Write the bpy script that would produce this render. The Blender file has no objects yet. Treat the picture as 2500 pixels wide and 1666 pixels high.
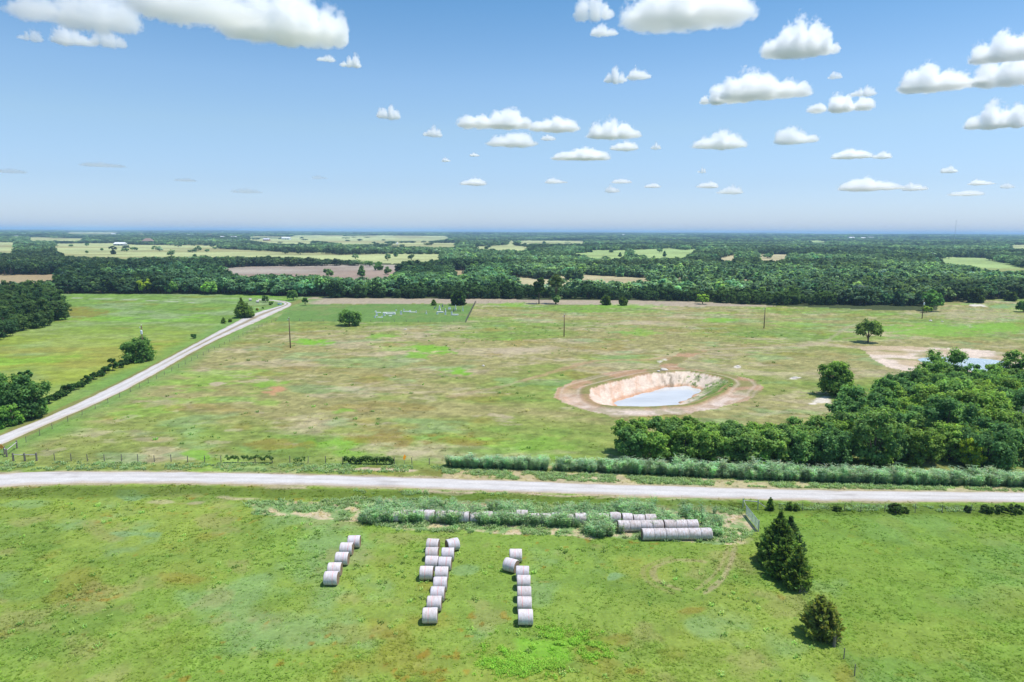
import bpy, bmesh, math, random
import numpy as np
from mathutils import Vector, Matrix

# ------------------------------------------------------------------ camera
S = bpy.context.scene
C = S.collection
F = 1667.0                      # focal length in pixels of the 2500-wide photograph
CAM_H = 40.0
PITCH = math.atan(267.0 / F)
ROLL = math.radians(0.28)
cd = bpy.data.cameras.new('camera')
cam = bpy.data.objects.new('camera', cd)
C.objects.link(cam)
cam.location = (0, 0, CAM_H)
cam.rotation_mode = 'QUATERNION'
ROT = Matrix.Rotation(math.pi / 2 - PITCH, 3, 'X') @ Matrix.Rotation(ROLL, 3, 'Z')
cam.rotation_quaternion = ROT.to_quaternion()
cd.sensor_width = 36.0
cd.lens = F / 2500.0 * 36.0
cd.clip_start = 0.5
cd.clip_end = 200000.0
S.camera = cam

# ------------------------------------------------------------------ world, sun, exposure
SUN_EL = math.radians(70)
SUN_AZ = math.radians(84)       # clockwise from +Y (straight ahead) towards +X (right)
W = bpy.data.worlds.new('World')
S.world = W
W.use_nodes = True
wt = W.node_tree
wt.nodes.clear()
wo = wt.nodes.new('ShaderNodeOutputWorld')
bg = wt.nodes.new('ShaderNodeBackground')
sky = wt.nodes.new('ShaderNodeTexSky')
sky.sky_type = 'NISHITA'
sky.sun_disc = False
sky.sun_elevation = SUN_EL
sky.sun_rotation = SUN_AZ
sky.altitude = 100
sky.air_density = 1.0
sky.dust_density = 0.5
sky.ozone_density = 2.0
hs = wt.nodes.new('ShaderNodeHueSaturation')
hs.inputs['Saturation'].default_value = 1.0
hs.inputs['Value'].default_value = 1.0
sm = wt.nodes.new('ShaderNodeMix')
sm.data_type = 'RGBA'
sm.blend_type = 'MULTIPLY'
sm.inputs[0].default_value = 1.0
sm.inputs[7].default_value = (0.72, 0.915, 1.07, 1)
wt.links.new(sky.outputs[0], sm.inputs[6])
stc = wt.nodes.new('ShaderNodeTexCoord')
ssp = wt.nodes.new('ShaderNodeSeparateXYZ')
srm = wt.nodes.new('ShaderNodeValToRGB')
for _i, (_p, _c) in enumerate(((0.0, (.83, .765, .97)), (.066, (.81, .72, .79)), (.14, (.95, .82, .75)), (.20, (.92, .845, .785)), (.30, (.63, .75, .745)), (.5, (1.0, 1.0, .9)))):  # sky tint by height; last stop lifts the unseen upper sky as added fill
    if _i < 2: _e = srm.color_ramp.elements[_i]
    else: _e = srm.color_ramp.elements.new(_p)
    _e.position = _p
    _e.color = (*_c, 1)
sm2 = wt.nodes.new('ShaderNodeMix')
sm2.data_type = 'RGBA'
sm2.blend_type = 'MULTIPLY'
sm2.inputs[0].default_value = 1.0
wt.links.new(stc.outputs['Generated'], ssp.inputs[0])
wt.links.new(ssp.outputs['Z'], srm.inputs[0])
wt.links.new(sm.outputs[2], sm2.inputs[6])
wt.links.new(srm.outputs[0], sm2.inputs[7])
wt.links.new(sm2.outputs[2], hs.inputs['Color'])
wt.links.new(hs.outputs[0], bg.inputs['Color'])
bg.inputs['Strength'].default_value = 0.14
wt.links.new(bg.outputs[0], wo.inputs['Surface'])

sl = bpy.data.lights.new('sun', 'SUN')
sl.energy = 3.9
sl.angle = math.radians(0.53)
sl.color = (1.0, 0.955, 0.89)
so = bpy.data.objects.new('sun', sl)
C.objects.link(so)
sund = Vector((math.sin(SUN_AZ) * math.cos(SUN_EL), math.cos(SUN_AZ) * math.cos(SUN_EL), math.sin(SUN_EL)))
so.rotation_mode = 'QUATERNION'
so.rotation_quaternion = sund.to_track_quat('Z', 'Y')
so.location = sund * 100

S.view_settings.view_transform = 'Standard'
S.view_settings.look = 'None'
S.view_settings.exposure = 0.40
S.view_settings.gamma = 1.0
S.render.engine = 'CYCLES'
cy = S.cycles
cy.use_denoising = True
cy.max_bounces = 24
cy.diffuse_bounces = 4
cy.glossy_bounces = 3
cy.transmission_bounces = 4
cy.volume_bounces = 24
cy.volume_step_rate = 0.3
cy.transparent_max_bounces = 8
cy.use_adaptive_sampling = True
cy.adaptive_threshold = 0.012
S.render.film_transparent = False

# ------------------------------------------------------------------ photo <-> world geometry
RT = np.array(ROT)
RIGHT, UPV, FWD = RT[:, 0], RT[:, 1], -RT[:, 2]


def ray(u, v):
    d = FWD + RIGHT * (u - 1250.0) / F - UPV * (v - 833.0) / F
    return d


def at(u, v, z=0.0):
    d = ray(u, v)
    t = (z - CAM_H) / d[2]
    return np.array([d[0] * t, d[1] * t, z])


def at2(u, v):
    p = at(u, v)
    return (p[0], p[1])


def proj(x, y, z):
    x = np.asarray(x, float); y = np.asarray(y, float); z = np.asarray(z, float) - CAM_H
    zc = x * FWD[0] + y * FWD[1] + z * FWD[2]
    xc = x * RIGHT[0] + y * RIGHT[1] + z * RIGHT[2]
    yc = x * UPV[0] + y * UPV[1] + z * UPV[2]
    zc = np.where(zc < 1.0, 1.0, zc)
    return 1250.0 + F * xc / zc, 833.0 - F * yc / zc, zc


def px_size(u, v):
    """metres covered by one photo pixel at the ground point seen there"""
    p = at(u, v)
    return proj(*p)[2] / F


def Z(ox, oy, s, pts):
    return [(ox + x * s, oy + y * s) for x, y in pts]


# ------------------------------------------------------------------ noise
def _h(ix, iy, seed):
    n = (ix.astype(np.int64) * 374761393 + iy.astype(np.int64) * 668265263 + seed * 974634777) & 0xFFFFFFFF
    n = ((n ^ (n >> 13)) * 1274126177) & 0xFFFFFFFF
    n = n ^ (n >> 16)
    return (n & 0xFFFFFF).astype(np.float32) / np.float32(0xFFFFFF)


def vn(x, y, seed=0):
    x = np.asarray(x, np.float64); y = np.asarray(y, np.float64)
    ix = np.floor(x); iy = np.floor(y)
    fx = (x - ix).astype(np.float32); fy = (y - iy).astype(np.float32)
    fx = fx * fx * (3 - 2 * fx); fy = fy * fy * (3 - 2 * fy)
    ix = ix.astype(np.int64); iy = iy.astype(np.int64)
    a = _h(ix, iy, seed); b = _h(ix + 1, iy, seed)
    c = _h(ix, iy + 1, seed); d = _h(ix + 1, iy + 1, seed)
    return a + (b - a) * fx + (c - a) * fy + (a - b - c + d) * fx * fy


def fbm(x, y, scale, seed=0, octv=4, rough=0.55):
    x = np.asarray(x) / scale; y = np.asarray(y) / scale
    t = 0; amp = 1.0; s = 0.0
    ca, sa = math.cos(0.6), math.sin(0.6)
    for k in range(octv):
        t = t + amp * vn(x, y, seed + k * 17)
        s += amp
        amp *= rough
        x, y = (x * ca - y * sa) * 2.03 + 11.3, (x * sa + y * ca) * 2.03 + 5.7
    return t / s


def ss(a, b, x):
    t = np.clip((x - a) / (b - a), 0, 1)
    return t * t * (3 - 2 * t)


def inpoly(poly, u, v):
    u = np.asarray(u); v = np.asarray(v)
    r = np.zeros(u.shape, bool)
    n = len(poly)
    for i in range(n):
        x0, y0 = poly[i]; x1, y1 = poly[(i + 1) % n]
        if y0 == y1:
            continue
        c = ((y0 > v) != (y1 > v)) & (u < (x1 - x0) * (v - y0) / (y1 - y0) + x0)
        r ^= c
    return r


def polydist(line, x, y, closed=False):
    """distance to a polyline (world xy) and signed side"""
    x = np.asarray(x, float); y = np.asarray(y, float)
    best = np.full(x.shape, 1e9)
    pts = list(line) + ([line[0]] if closed else [])
    for (x0, y0), (x1, y1) in zip(pts[:-1], pts[1:]):
        dx, dy = x1 - x0, y1 - y0
        L = dx * dx + dy * dy + 1e-9
        t = np.clip(((x - x0) * dx + (y - y0) * dy) / L, 0, 1)
        best = np.minimum(best, np.hypot(x - x0 - t * dx, y - y0 - t * dy))
    return best


def smooth_line(pts, step=2.0, closed=False):
    P = np.array(pts, float)
    out = []
    n = len(P)
    rng = range(n if closed else n - 1)
    for i in rng:
        p0 = P[(i - 1) % n] if closed or i > 0 else 2 * P[0] - P[1]
        p1 = P[i]; p2 = P[(i + 1) % n]
        p3 = P[(i + 2) % n] if closed or i + 2 < n else 2 * P[-1] - P[-2]
        m = max(2, int(np.hypot(*(p2 - p1)) / step))
        for k in range(m):
            t = k / m
            out.append(0.5 * ((2 * p1) + (-p0 + p2) * t + (2 * p0 - 5 * p1 + 4 * p2 - p3) * t * t + (-p0 + 3 * p1 - 3 * p2 + p3) * t ** 3))
    if not closed:
        out.append(P[-1])
    return np.array(out)


# ------------------------------------------------------------------ object helpers
def tag(o, label=None, cat=None, group=None, kind=None):
    if label: o['label'] = label
    if cat: o['category'] = cat
    if group: o['group'] = group
    if kind: o['kind'] = kind
    return o


def link(o, parent=None):
    C.objects.link(o)
    if parent is not None:
        o.parent = parent
    return o


def empty(name, loc, rz=0.0, label=None, cat=None, group=None):
    o = bpy.data.objects.new(name, None)
    o.empty_display_size = 0.3
    o.location = loc
    o.rotation_euler = (0, 0, rz)
    C.objects.link(o)
    return tag(o, label, cat, group)


def npmesh(name, V, Fq=None, Ft=None, col=None, smooth=False, mats=(), fmat=None):
    """mesh from numpy arrays: quads Fq (n,4) then tris Ft (n,3); col = per-vertex rgb"""
    me = bpy.data.meshes.new(name)
    V = np.asarray(V, np.float32)
    Fq = np.zeros((0, 4), np.int32) if Fq is None else np.asarray(Fq, np.int32)
    Ft = np.zeros((0, 3), np.int32) if Ft is None else np.asarray(Ft, np.int32)
    me.vertices.add(len(V))
    me.vertices.foreach_set('co', V.ravel())
    nl = Fq.size + Ft.size
    me.loops.add(nl)
    me.loops.foreach_set('vertex_index', np.concatenate([Fq.ravel(), Ft.ravel()]))
    nq, nt = len(Fq), len(Ft)
    me.polygons.add(nq + nt)
    st = np.concatenate([np.arange(nq) * 4, nq * 4 + np.arange(nt) * 3]).astype(np.int32)
    me.polygons.foreach_set('loop_start', st)
    if smooth:
        me.polygons.foreach_set('use_smooth', np.ones(nq + nt, bool))
    for m in mats:
        me.materials.append(m)
    if fmat is not None:
        me.polygons.foreach_set('material_index', np.asarray(fmat, np.int32))
    me.update(calc_edges=True)
    if col is not None:
        a = me.color_attributes.new('Col', 'FLOAT_COLOR', 'POINT')
        c4 = np.ones((len(V), 4), np.float32)
        c4[:, :3] = col
        a.data.foreach_set('color', c4.ravel())
    return me


class MB:
    """collects boxes, tubes and lathes into one mesh"""
    def __init__(s): s.v = []; s.f = []

    def add(s, v, f):
        n = len(s.v)
        s.v += [tuple(p) for p in v]
        s.f += [tuple(i + n for i in q) for q in f]

    def box(s, c, d, rz=0.0, taper=1.0):
        cx, cy_, cz = c; hx, hy, hz = d[0] / 2, d[1] / 2, d[2] / 2
        v = []
        for z, k in ((-hz, 1.0), (hz, taper)):
            for x, y in ((-hx, -hy), (hx, -hy), (hx, hy), (-hx, hy)):
                x *= k; y *= k
                v.append((cx + x * math.cos(rz) - y * math.sin(rz), cy_ + x * math.sin(rz) + y * math.cos(rz), cz + z))
        s.add(v, [(3, 2, 1, 0), (4, 5, 6, 7), (0, 1, 5, 4), (1, 2, 6, 5), (2, 3, 7, 6), (3, 0, 4, 7)])

    def tube(s, pts, r, n=8):
        pts = [Vector(p) for p in pts]
        if not isinstance(r, (list, tuple)): r = [r] * len(pts)
        v = []; f = []
        for i, p in enumerate(pts):
            d = (pts[min(i + 1, len(pts) - 1)] - pts[max(i - 1, 0)]).normalized()
            a = d.orthogonal().normalized() if i == 0 else (a - d * a.dot(d)).normalized()
            b = d.cross(a)
            for k in range(n):
                t = 2 * math.pi * k / n
                v.append(p + (a * math.cos(t) + b * math.sin(t)) * r[i])
        for i in range(len(pts) - 1):
            for k in range(n):
                k2 = (k + 1) % n
                f.append((i * n + k, i * n + k2, (i + 1) * n + k2, (i + 1) * n + k))
        f.append(tuple(range(n - 1, -1, -1)))
        f.append(tuple((len(pts) - 1) * n + k for k in range(n)))
        s.add(v, f)

    def build(s, name, mat, parent=None, smooth=False):
        me = bpy.data.meshes.new(name)
        me.from_pydata(s.v, [], s.f)
        me.materials.append(mat)
        if smooth:
            me.polygons.foreach_set('use_smooth', [True] * len(me.polygons))
        o = bpy.data.objects.new(name, me)
        return link(o, parent)


def copy_tree(o, parent=None):
    c = o.copy()
    C.objects.link(c)
    c.parent = parent
    for ch in list(o.children):
        copy_tree(ch, c)
    return c


# ------------------------------------------------------------------ materials
def new_mat(name):
    m = bpy.data.materials.new(name)
    m.use_nodes = True
    t = m.node_tree
    t.nodes.clear()
    out = t.nodes.new('ShaderNodeOutputMaterial')
    return m, t, out


def N(t, kind, **kw):
    n = t.nodes.new(kind)
    for k, v in kw.items():
        if hasattr(n, k): setattr(n, k, v)
        else: n.inputs[k.replace('_', ' ')].default_value = v
    return n


def mixcol(t, fac, a, b, mode='MIX'):
    n = t.nodes.new('ShaderNodeMix')
    n.data_type = 'RGBA'
    n.blend_type = mode
    for sock, val in ((n.inputs[0], fac), (n.inputs[6], a), (n.inputs[7], b)):
        if hasattr(val, 'is_output'): t.links.new(val, sock)
        elif isinstance(val, (int, float)): sock.default_value = val
        else: sock.default_value = (*val, 1.0)
    return n.outputs[2]


def ramp(t, val, stops):
    n = t.nodes.new('ShaderNodeValToRGB')
    cr = n.color_ramp
    while len(cr.elements) < len(stops): cr.elements.new(0.5)
    for e, (p, c) in zip(cr.elements, stops):
        e.position = p
        e.color = (c, c, c, 1) if isinstance(c, (int, float)) else (*c, 1)
    t.links.new(val, n.inputs[0])
    return n.outputs[0]


def noise(t, scale, detail=3, coord=None, rough=0.55):
    n = N(t, 'ShaderNodeTexNoise')
    n.inputs['Scale'].default_value = scale
    n.inputs['Detail'].default_value = detail
    n.inputs['Roughness'].default_value = rough
    if coord is not None: t.links.new(coord, n.inputs['Vector'])
    return n.outputs['Fac']


def basic(name, col, rough=0.7, nscale=6.0, var=0.25, metal=0.0, bump=0.0):
    m, t, out = new_mat(name)
    b = N(t, 'ShaderNodeBsdfPrincipled')
    tc = N(t, 'ShaderNodeTexCoord')
    f = noise(t, nscale, 4, tc.outputs['Object'])
    c = mixcol(t, ramp(t, f, [(0.3, 0.0), (0.7, 1.0)]), tuple(x * (1 - var) for x in col), tuple(min(1, x * (1 + var)) for x in col))
    t.links.new(c, b.inputs['Base Color'])
    b.inputs['Roughness'].default_value = rough
    b.inputs['Metallic'].default_value = metal
    if bump:
        bp = N(t, 'ShaderNodeBump'); bp.inputs['Strength'].default_value = bump
        t.links.new(f, bp.inputs['Height']); t.links.new(bp.outputs[0], b.inputs['Normal'])
    t.links.new(b.outputs[0], out.inputs[0])
    return m


def leaf_mat(name, source, trans=0.3, gain=1.35):
    """leaf colour = vertex colour x the tree's own tint (object colour, or instance attribute)"""
    m, t, out = new_mat(name)
    vc = N(t, 'ShaderNodeVertexColor'); vc.layer_name = 'Col'
    if source == 'object':
        oi = N(t, 'ShaderNodeObjectInfo'); tint = oi.outputs['Color']
    elif source == 'instance':
        at_ = N(t, 'ShaderNodeAttribute'); at_.attribute_type = 'INSTANCER'; at_.attribute_name = 'tint'
        tint = at_.outputs['Color']
    else:
        tint = None
    c = vc.outputs['Color'] if tint is None else mixcol(t, 1.0, vc.outputs['Color'], tint, 'MULTIPLY')
    d = N(t, 'ShaderNodeBsdfDiffuse')
    tr = N(t, 'ShaderNodeBsdfTranslucent')
    mx = N(t, 'ShaderNodeMixShader'); mx.inputs[0].default_value = trans
    t.links.new(c, d.inputs['Color'])
    c2 = mixcol(t, 1.0, c, (1.15 * gain, 1.25 * gain, 0.6 * gain), 'MULTIPLY')
    t.links.new(c2, tr.inputs['Color'])
    t.links.new(d.outputs[0], mx.inputs[1]); t.links.new(tr.outputs[0], mx.inputs[2])
    t.links.new(mx.outputs[0], out.inputs[0])
    return m


M_LEAF = leaf_mat('leaves', 'object', .45)
M_LEAF_I = leaf_mat('leaves_scattered', 'instance', .38)
M_GRASS = leaf_mat('grass_blades', None, 0.35)
M_BARK = basic('bark', (0.11, 0.085, 0.065), 0.9, 3.0, 0.35, bump=0.4)
M_PALEBARK = basic('bleached_wood', (0.5, 0.46, 0.42), 0.85, 3.0, 0.2)
M_POST = basic('weathered_wood', (0.20, 0.17, 0.145), 0.9, 5.0, 0.3, bump=0.3)
M_POLE = basic('creosote_pole', (0.13, 0.075, 0.05), 0.85, 0.6, 0.4)
M_RAIL = basic('bleached_rail', (0.42, 0.40, 0.38), 0.8, 4.0, 0.2)
M_WIRE = basic('fence_wire', (0.22, 0.21, 0.2), 0.5, 4.0, 0.2, 0.7)
M_STEEL = basic('galvanised_steel', (0.45, 0.49, 0.5), 0.42, 2.0, 0.12, 0.55)
M_WHITE = basic('white_paint', (0.75, 0.76, 0.77), 0.5, 2.0, 0.06)
M_PORC = basic('grey_insulator', (0.62, 0.66, 0.72), 0.35, 2.0, 0.08)
M_YELLOW = basic('sign_yellow', (0.80, 0.30, 0.01), 0.45, 2.0, 0.08)
M_BLACK = basic('sign_black', (0.02, 0.018, 0.015), 0.5, 2.0, 0.1)
M_STONE = basic('grave_stone', (0.78, 0.77, 0.76), 0.75, 1.2, 0.15)
M_STONE2 = basic('dark_granite', (0.34, 0.34, 0.36), 0.6, 1.2, 0.2)
M_IRON = basic('rusty_iron', (0.09, 0.05, 0.04), 0.8, 4.0, 0.3)
M_ROCK = basic('limestone', (0.55, 0.50, 0.45), 0.9, 1.5, 0.2, bump=0.5)

# ------------------------------------------------------------------ layout read off the photograph (photo pixels -> ground)
ROAD_TOP = [(-260, 1180), (-120, 1166), (0, 1157), (150, 1152.5), (425, 1153.5), (850, 1162), (1250, 1175), (1600, 1186.5), (2000, 1197.5), (2500, 1203), (2800, 1205), (3100, 1207)]
ROAD_BOT = [(-260, 1217), (-120, 1200), (0, 1188.5), (150, 1180.5), (425, 1179.5), (850, 1186.5), (1250, 1199.5), (1600, 1211.5), (2000, 1221.5), (2500, 1225.5), (2800, 1227), (3100, 1229)]
LANE_L = [(-190, 1133), (0, 1064), (159, 999), (319, 922), (478, 839), (606, 772), (668, 752), (690, 746), (694, 742), (684, 738), (662, 734.5), (630, 733)]
LANE_R = [(-150, 1160), (0, 1087), (128, 1031), (319, 945), (510, 839), (638, 781), (688, 757), (708, 747.5), (710, 741), (694, 736), (664, 732.5), (630, 731)]
BELT = [(-900, 722), (-300, 722), (109, 721), (163, 717), (400, 718), (525, 719), (635, 721), (703, 724), (780, 726), (830, 728), (1473, 733), (1670, 736), (1874, 746), (2160, 758), (2288, 758), (2292, 738), (2500, 728), (2800, 726), (3400, 724)]
CEDAR_FENCE = [(1815, 1243), (1951, 1446), (2037, 1575), (2060, 1609), (2086, 1650), (2120, 1705)]
ZA, ZB, ZC = (0, 530, .357), (830, 530, .357), (1660, 530, .357)
FIELDS = [  # visible outline, surface kind
    (Z(*ZA, [(-700, 392), (410, 388), (390, 430), (180, 452), (-700, 455)]), 'tan'),
    (Z(*ZA, [(1420, 352), (1700, 333), (2353, 330)]) + Z(*ZB, [(450, 332), (340, 425), (0, 412)]) + Z(*ZA, [(1900, 392), (1640, 405), (1520, 368)]), 'stubble'),
    (Z(*ZA, [(330, 240), (600, 225), (1100, 215), (1500, 215), (2353, 256)]) + Z(*ZB, [(0, 256), (330, 250), (700, 252), (700, 278), (590, 303), (350, 303), (190, 292), (0, 285)]) + Z(*ZA, [(2000, 270), (1400, 264), (1100, 272), (820, 277), (500, 264), (390, 250)]), 'pale'),
    (Z(*ZA, [(370, 181), (780, 178), (930, 189), (1500, 194), (1480, 215), (1100, 213), (370, 230)]), 'pale'),
    (Z(*ZA, [(-700, 172), (112, 175), (105, 240), (-700, 236)]), 'pale'),
    (Z(*ZA, [(180, 136), (580, 146), (560, 159), (200, 157)]), 'pale'),
    (Z(*ZA, [(420, 104), (830, 104), (740, 119), (500, 116)]), 'pale'),
    (Z(*ZA, [(1690, 128), (1990, 135), (2000, 125), (2353, 125), (2353, 180), (2290, 172), (2140, 157), (2130, 178), (1900, 180), (1700, 152)]), 'pale'),
    (Z(*ZB, [(0, 130), (300, 126), (650, 130), (740, 131), (745, 145), (640, 160), (320, 161), (300, 180), (0, 184)]), 'pale'),
    (Z(*ZB, [(260, 186), (480, 176), (800, 176), (800, 200), (680, 206), (560, 197), (330, 196)]), 'pale'),
    (Z(*ZB, [(860, 296), (1060, 301), (980, 319), (870, 314)]), 'pale'),
    (Z(*ZB, [(900, 201), (1130, 191), (1160, 160), (1190, 160), (1200, 195), (1310, 206), (1230, 222), (1150, 215), (900, 213)]), 'pale'),
    (Z(*ZB, [(1220, 161), (1680, 161), (1680, 176), (1230, 179)]), 'pale'),
    (Z(*ZB, [(1560, 250), (1800, 231), (1950, 223), (1960, 260), (1880, 290), (1700, 276)]), 'green'),
    (Z(*ZB, [(2000, 223), (2260, 211), (2353, 225)]) + Z(*ZC, [(130, 211), (90, 236), (40, 275)]) + Z(*ZB, [(2110, 275), (2080, 252), (1990, 246)]), 'green'),
    (Z(*ZB, [(1390, 382), (1800, 396), (2130, 411), (2150, 440), (1830, 446), (1640, 415), (1500, 402)]), 'tan'),
    (Z(*ZB, [(1030, 417), (1250, 402), (1420, 421), (1600, 446), (1810, 475), (1700, 478), (1440, 461), (1230, 458), (1150, 432)]), 'tan'),
    (Z(*ZB, [(750, 362), (900, 360), (890, 392), (780, 402)]), 'tan'),
    (Z(*ZC, [(-150, 402), (0, 406), (380, 416), (600, 431), (540, 452), (300, 431), (50, 445), (-60, 430)]), 'straw'),
    (Z(*ZC, [(1650, 281), (2000, 285), (2140, 295), (2353, 345), (2900, 380), (2900, 410), (2353, 376), (2100, 351), (1850, 312)]), 'green'),
    (Z(*ZC, [(230, 286), (390, 256), (380, 291), (300, 301)]), 'tan'),
    (Z(*ZC, [(530, 259), (740, 259), (730, 286), (540, 296)]), 'tan'),
    (Z(*ZC, [(860, 161), (1020, 165), (1000, 178), (900, 172)]), 'green'),
    (Z(*ZC, [(2250, 190), (2600, 190), (2600, 216), (2260, 213)]), 'pale'),
    (Z(*ZC, [(930, 221), (1040, 226), (1040, 241), (960, 231)]), 'green'),
]
P5 = (1300, 800, .2762)
POND_RIM = Z(*P5, [(495, 588), (515, 560), (590, 520), (700, 488), (850, 450), (1000, 420), (1150, 402), (1350, 393), (1480, 412), (1640, 445), (1725, 480), (1690, 525), (1580, 590), (1405, 672), (1200, 695), (960, 702), (740, 698), (610, 680), (520, 635)])
POND_RING = Z(*P5, [(190, 600), (215, 550), (270, 515), (400, 455), (700, 390), (1000, 362), (1085, 352), (1130, 318), (1230, 255), (1330, 215), (1480, 195), (1600, 200), (1460, 240), (1340, 285), (1270, 335), (1290, 352), (1500, 376), (1750, 412), (1950, 462), (2045, 520), (2020, 572), (1900, 640), (1700, 700), (1400, 755), (1100, 780), (860, 790), (810, 826), (700, 800), (640, 770), (400, 712), (250, 660)])
Q2 = (2000, 820, .2168)
POND2_WATER = Z(*Q2, [(1060, 246), (1180, 224), (1400, 218), (1640, 226), (1860, 240), (2060, 262), (2200, 300), (2120, 370), (1900, 400), (1560, 370), (1190, 312), (1100, 275)])
POND2_DIRT = Z(*Q2, [(440, 128), (560, 118), (700, 115), (1050, 123), (1250, 138), (1700, 148), (2060, 185), (2420, 250), (2400, 400), (2000, 470), (1500, 450), (1100, 410), (960, 398), (760, 342), (600, 272), (545, 200)])

W_ = lambda pts: [at2(u, v) for u, v in pts]
POND_RIM_W = smooth_line(W_(POND_RIM), 1.4, True)
POND_RIM_W = POND_RIM_W + np.stack([fbm(POND_RIM_W[:, 0], POND_RIM_W[:, 1], 4.0, 131, 4) - .5, fbm(POND_RIM_W[:, 0], POND_RIM_W[:, 1], 4.0, 132, 4) - .5], 1) * 2.2
POND2_W = smooth_line(W_(POND2_WATER), 2.0, True)
ROAD_TOP_W, ROAD_BOT_W = np.array(W_(ROAD_TOP)), np.array(W_(ROAD_BOT))
CEDAR_W = W_(CEDAR_FENCE)

# ------------------------------------------------------------------ terrain height and colour
def terrain_z(x, y, u=None, v=None):
    x = np.asarray(x, float); y = np.asarray(y, float)
    z = np.zeros(x.shape)
    d = np.hypot(x, y)
    far = ss(520, 1600, d)
    z += far * (fbm(x, y, 900, 71, 3) - 0.5) * 9.0
    z += ss(2500, 9000, d) * (16 + (fbm(x, y, 3500, 72, 3) - 0.5) * 30)
    # the dug pond: a steep clay pit; the second pond: a shallow scrape
    m = (np.abs(x - POND_RIM_W[:, 0].mean()) < 40) & (np.abs(y - POND_RIM_W[:, 1].mean()) < 45)
    if m.any():
        xm, ym = x[m], y[m]
        ins = inpoly([tuple(p) for p in POND_RIM_W], xm, ym)
        dist = polydist(POND_RIM_W[::2], xm, ym, True)
        gully = (fbm(xm, ym, 2.2, 33, 3) - 0.5)
        wall = np.clip(dist, 0, 9.5) / 2.5 + gully * ss(0.3, 2, dist) * 0.8
        berm = 0.35 * np.exp(-((dist - 1.2) / 1.3) ** 2)
        z[m] += np.where(ins, -np.minimum(wall, 3.3) + 0.1, berm)
    m = (np.abs(x - POND2_W[:, 0].mean()) < 70) & (np.abs(y - POND2_W[:, 1].mean()) < 50)
    if m.any():
        xm, ym = x[m], y[m]
        ins = inpoly([tuple(p) for p in POND2_W], xm, ym)
        dist = polydist(POND2_W[::2], xm, ym, True)
        z[m] += np.where(ins, -0.25 - np.minimum(dist * 0.15, 0.9), -0.25 * np.exp(-dist / 3.0))
    return z


def lerp(a, b, t):
    t = np.asarray(t)[..., None]
    return a * (1 - t) + np.asarray(b, float) * t


LUSH = (.168, .256, .046); DARKG = (.115, .195, .036); YELG = (.215, .265, .050); DRY = (.26, .225, .10)
TAN = (.37, .305, .20); RUST = (.22, .15, .03); LIME = (.160, .315, .034); SOIL = (.50, .38, .28)
PALEW = (.17, .27, .11); WHITES = (.60, .54, .48); CLAY = (.58, .455, .365); OLIVE = (.190, .222, .058)
FLOORW = (.05, .065, .025)

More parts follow.
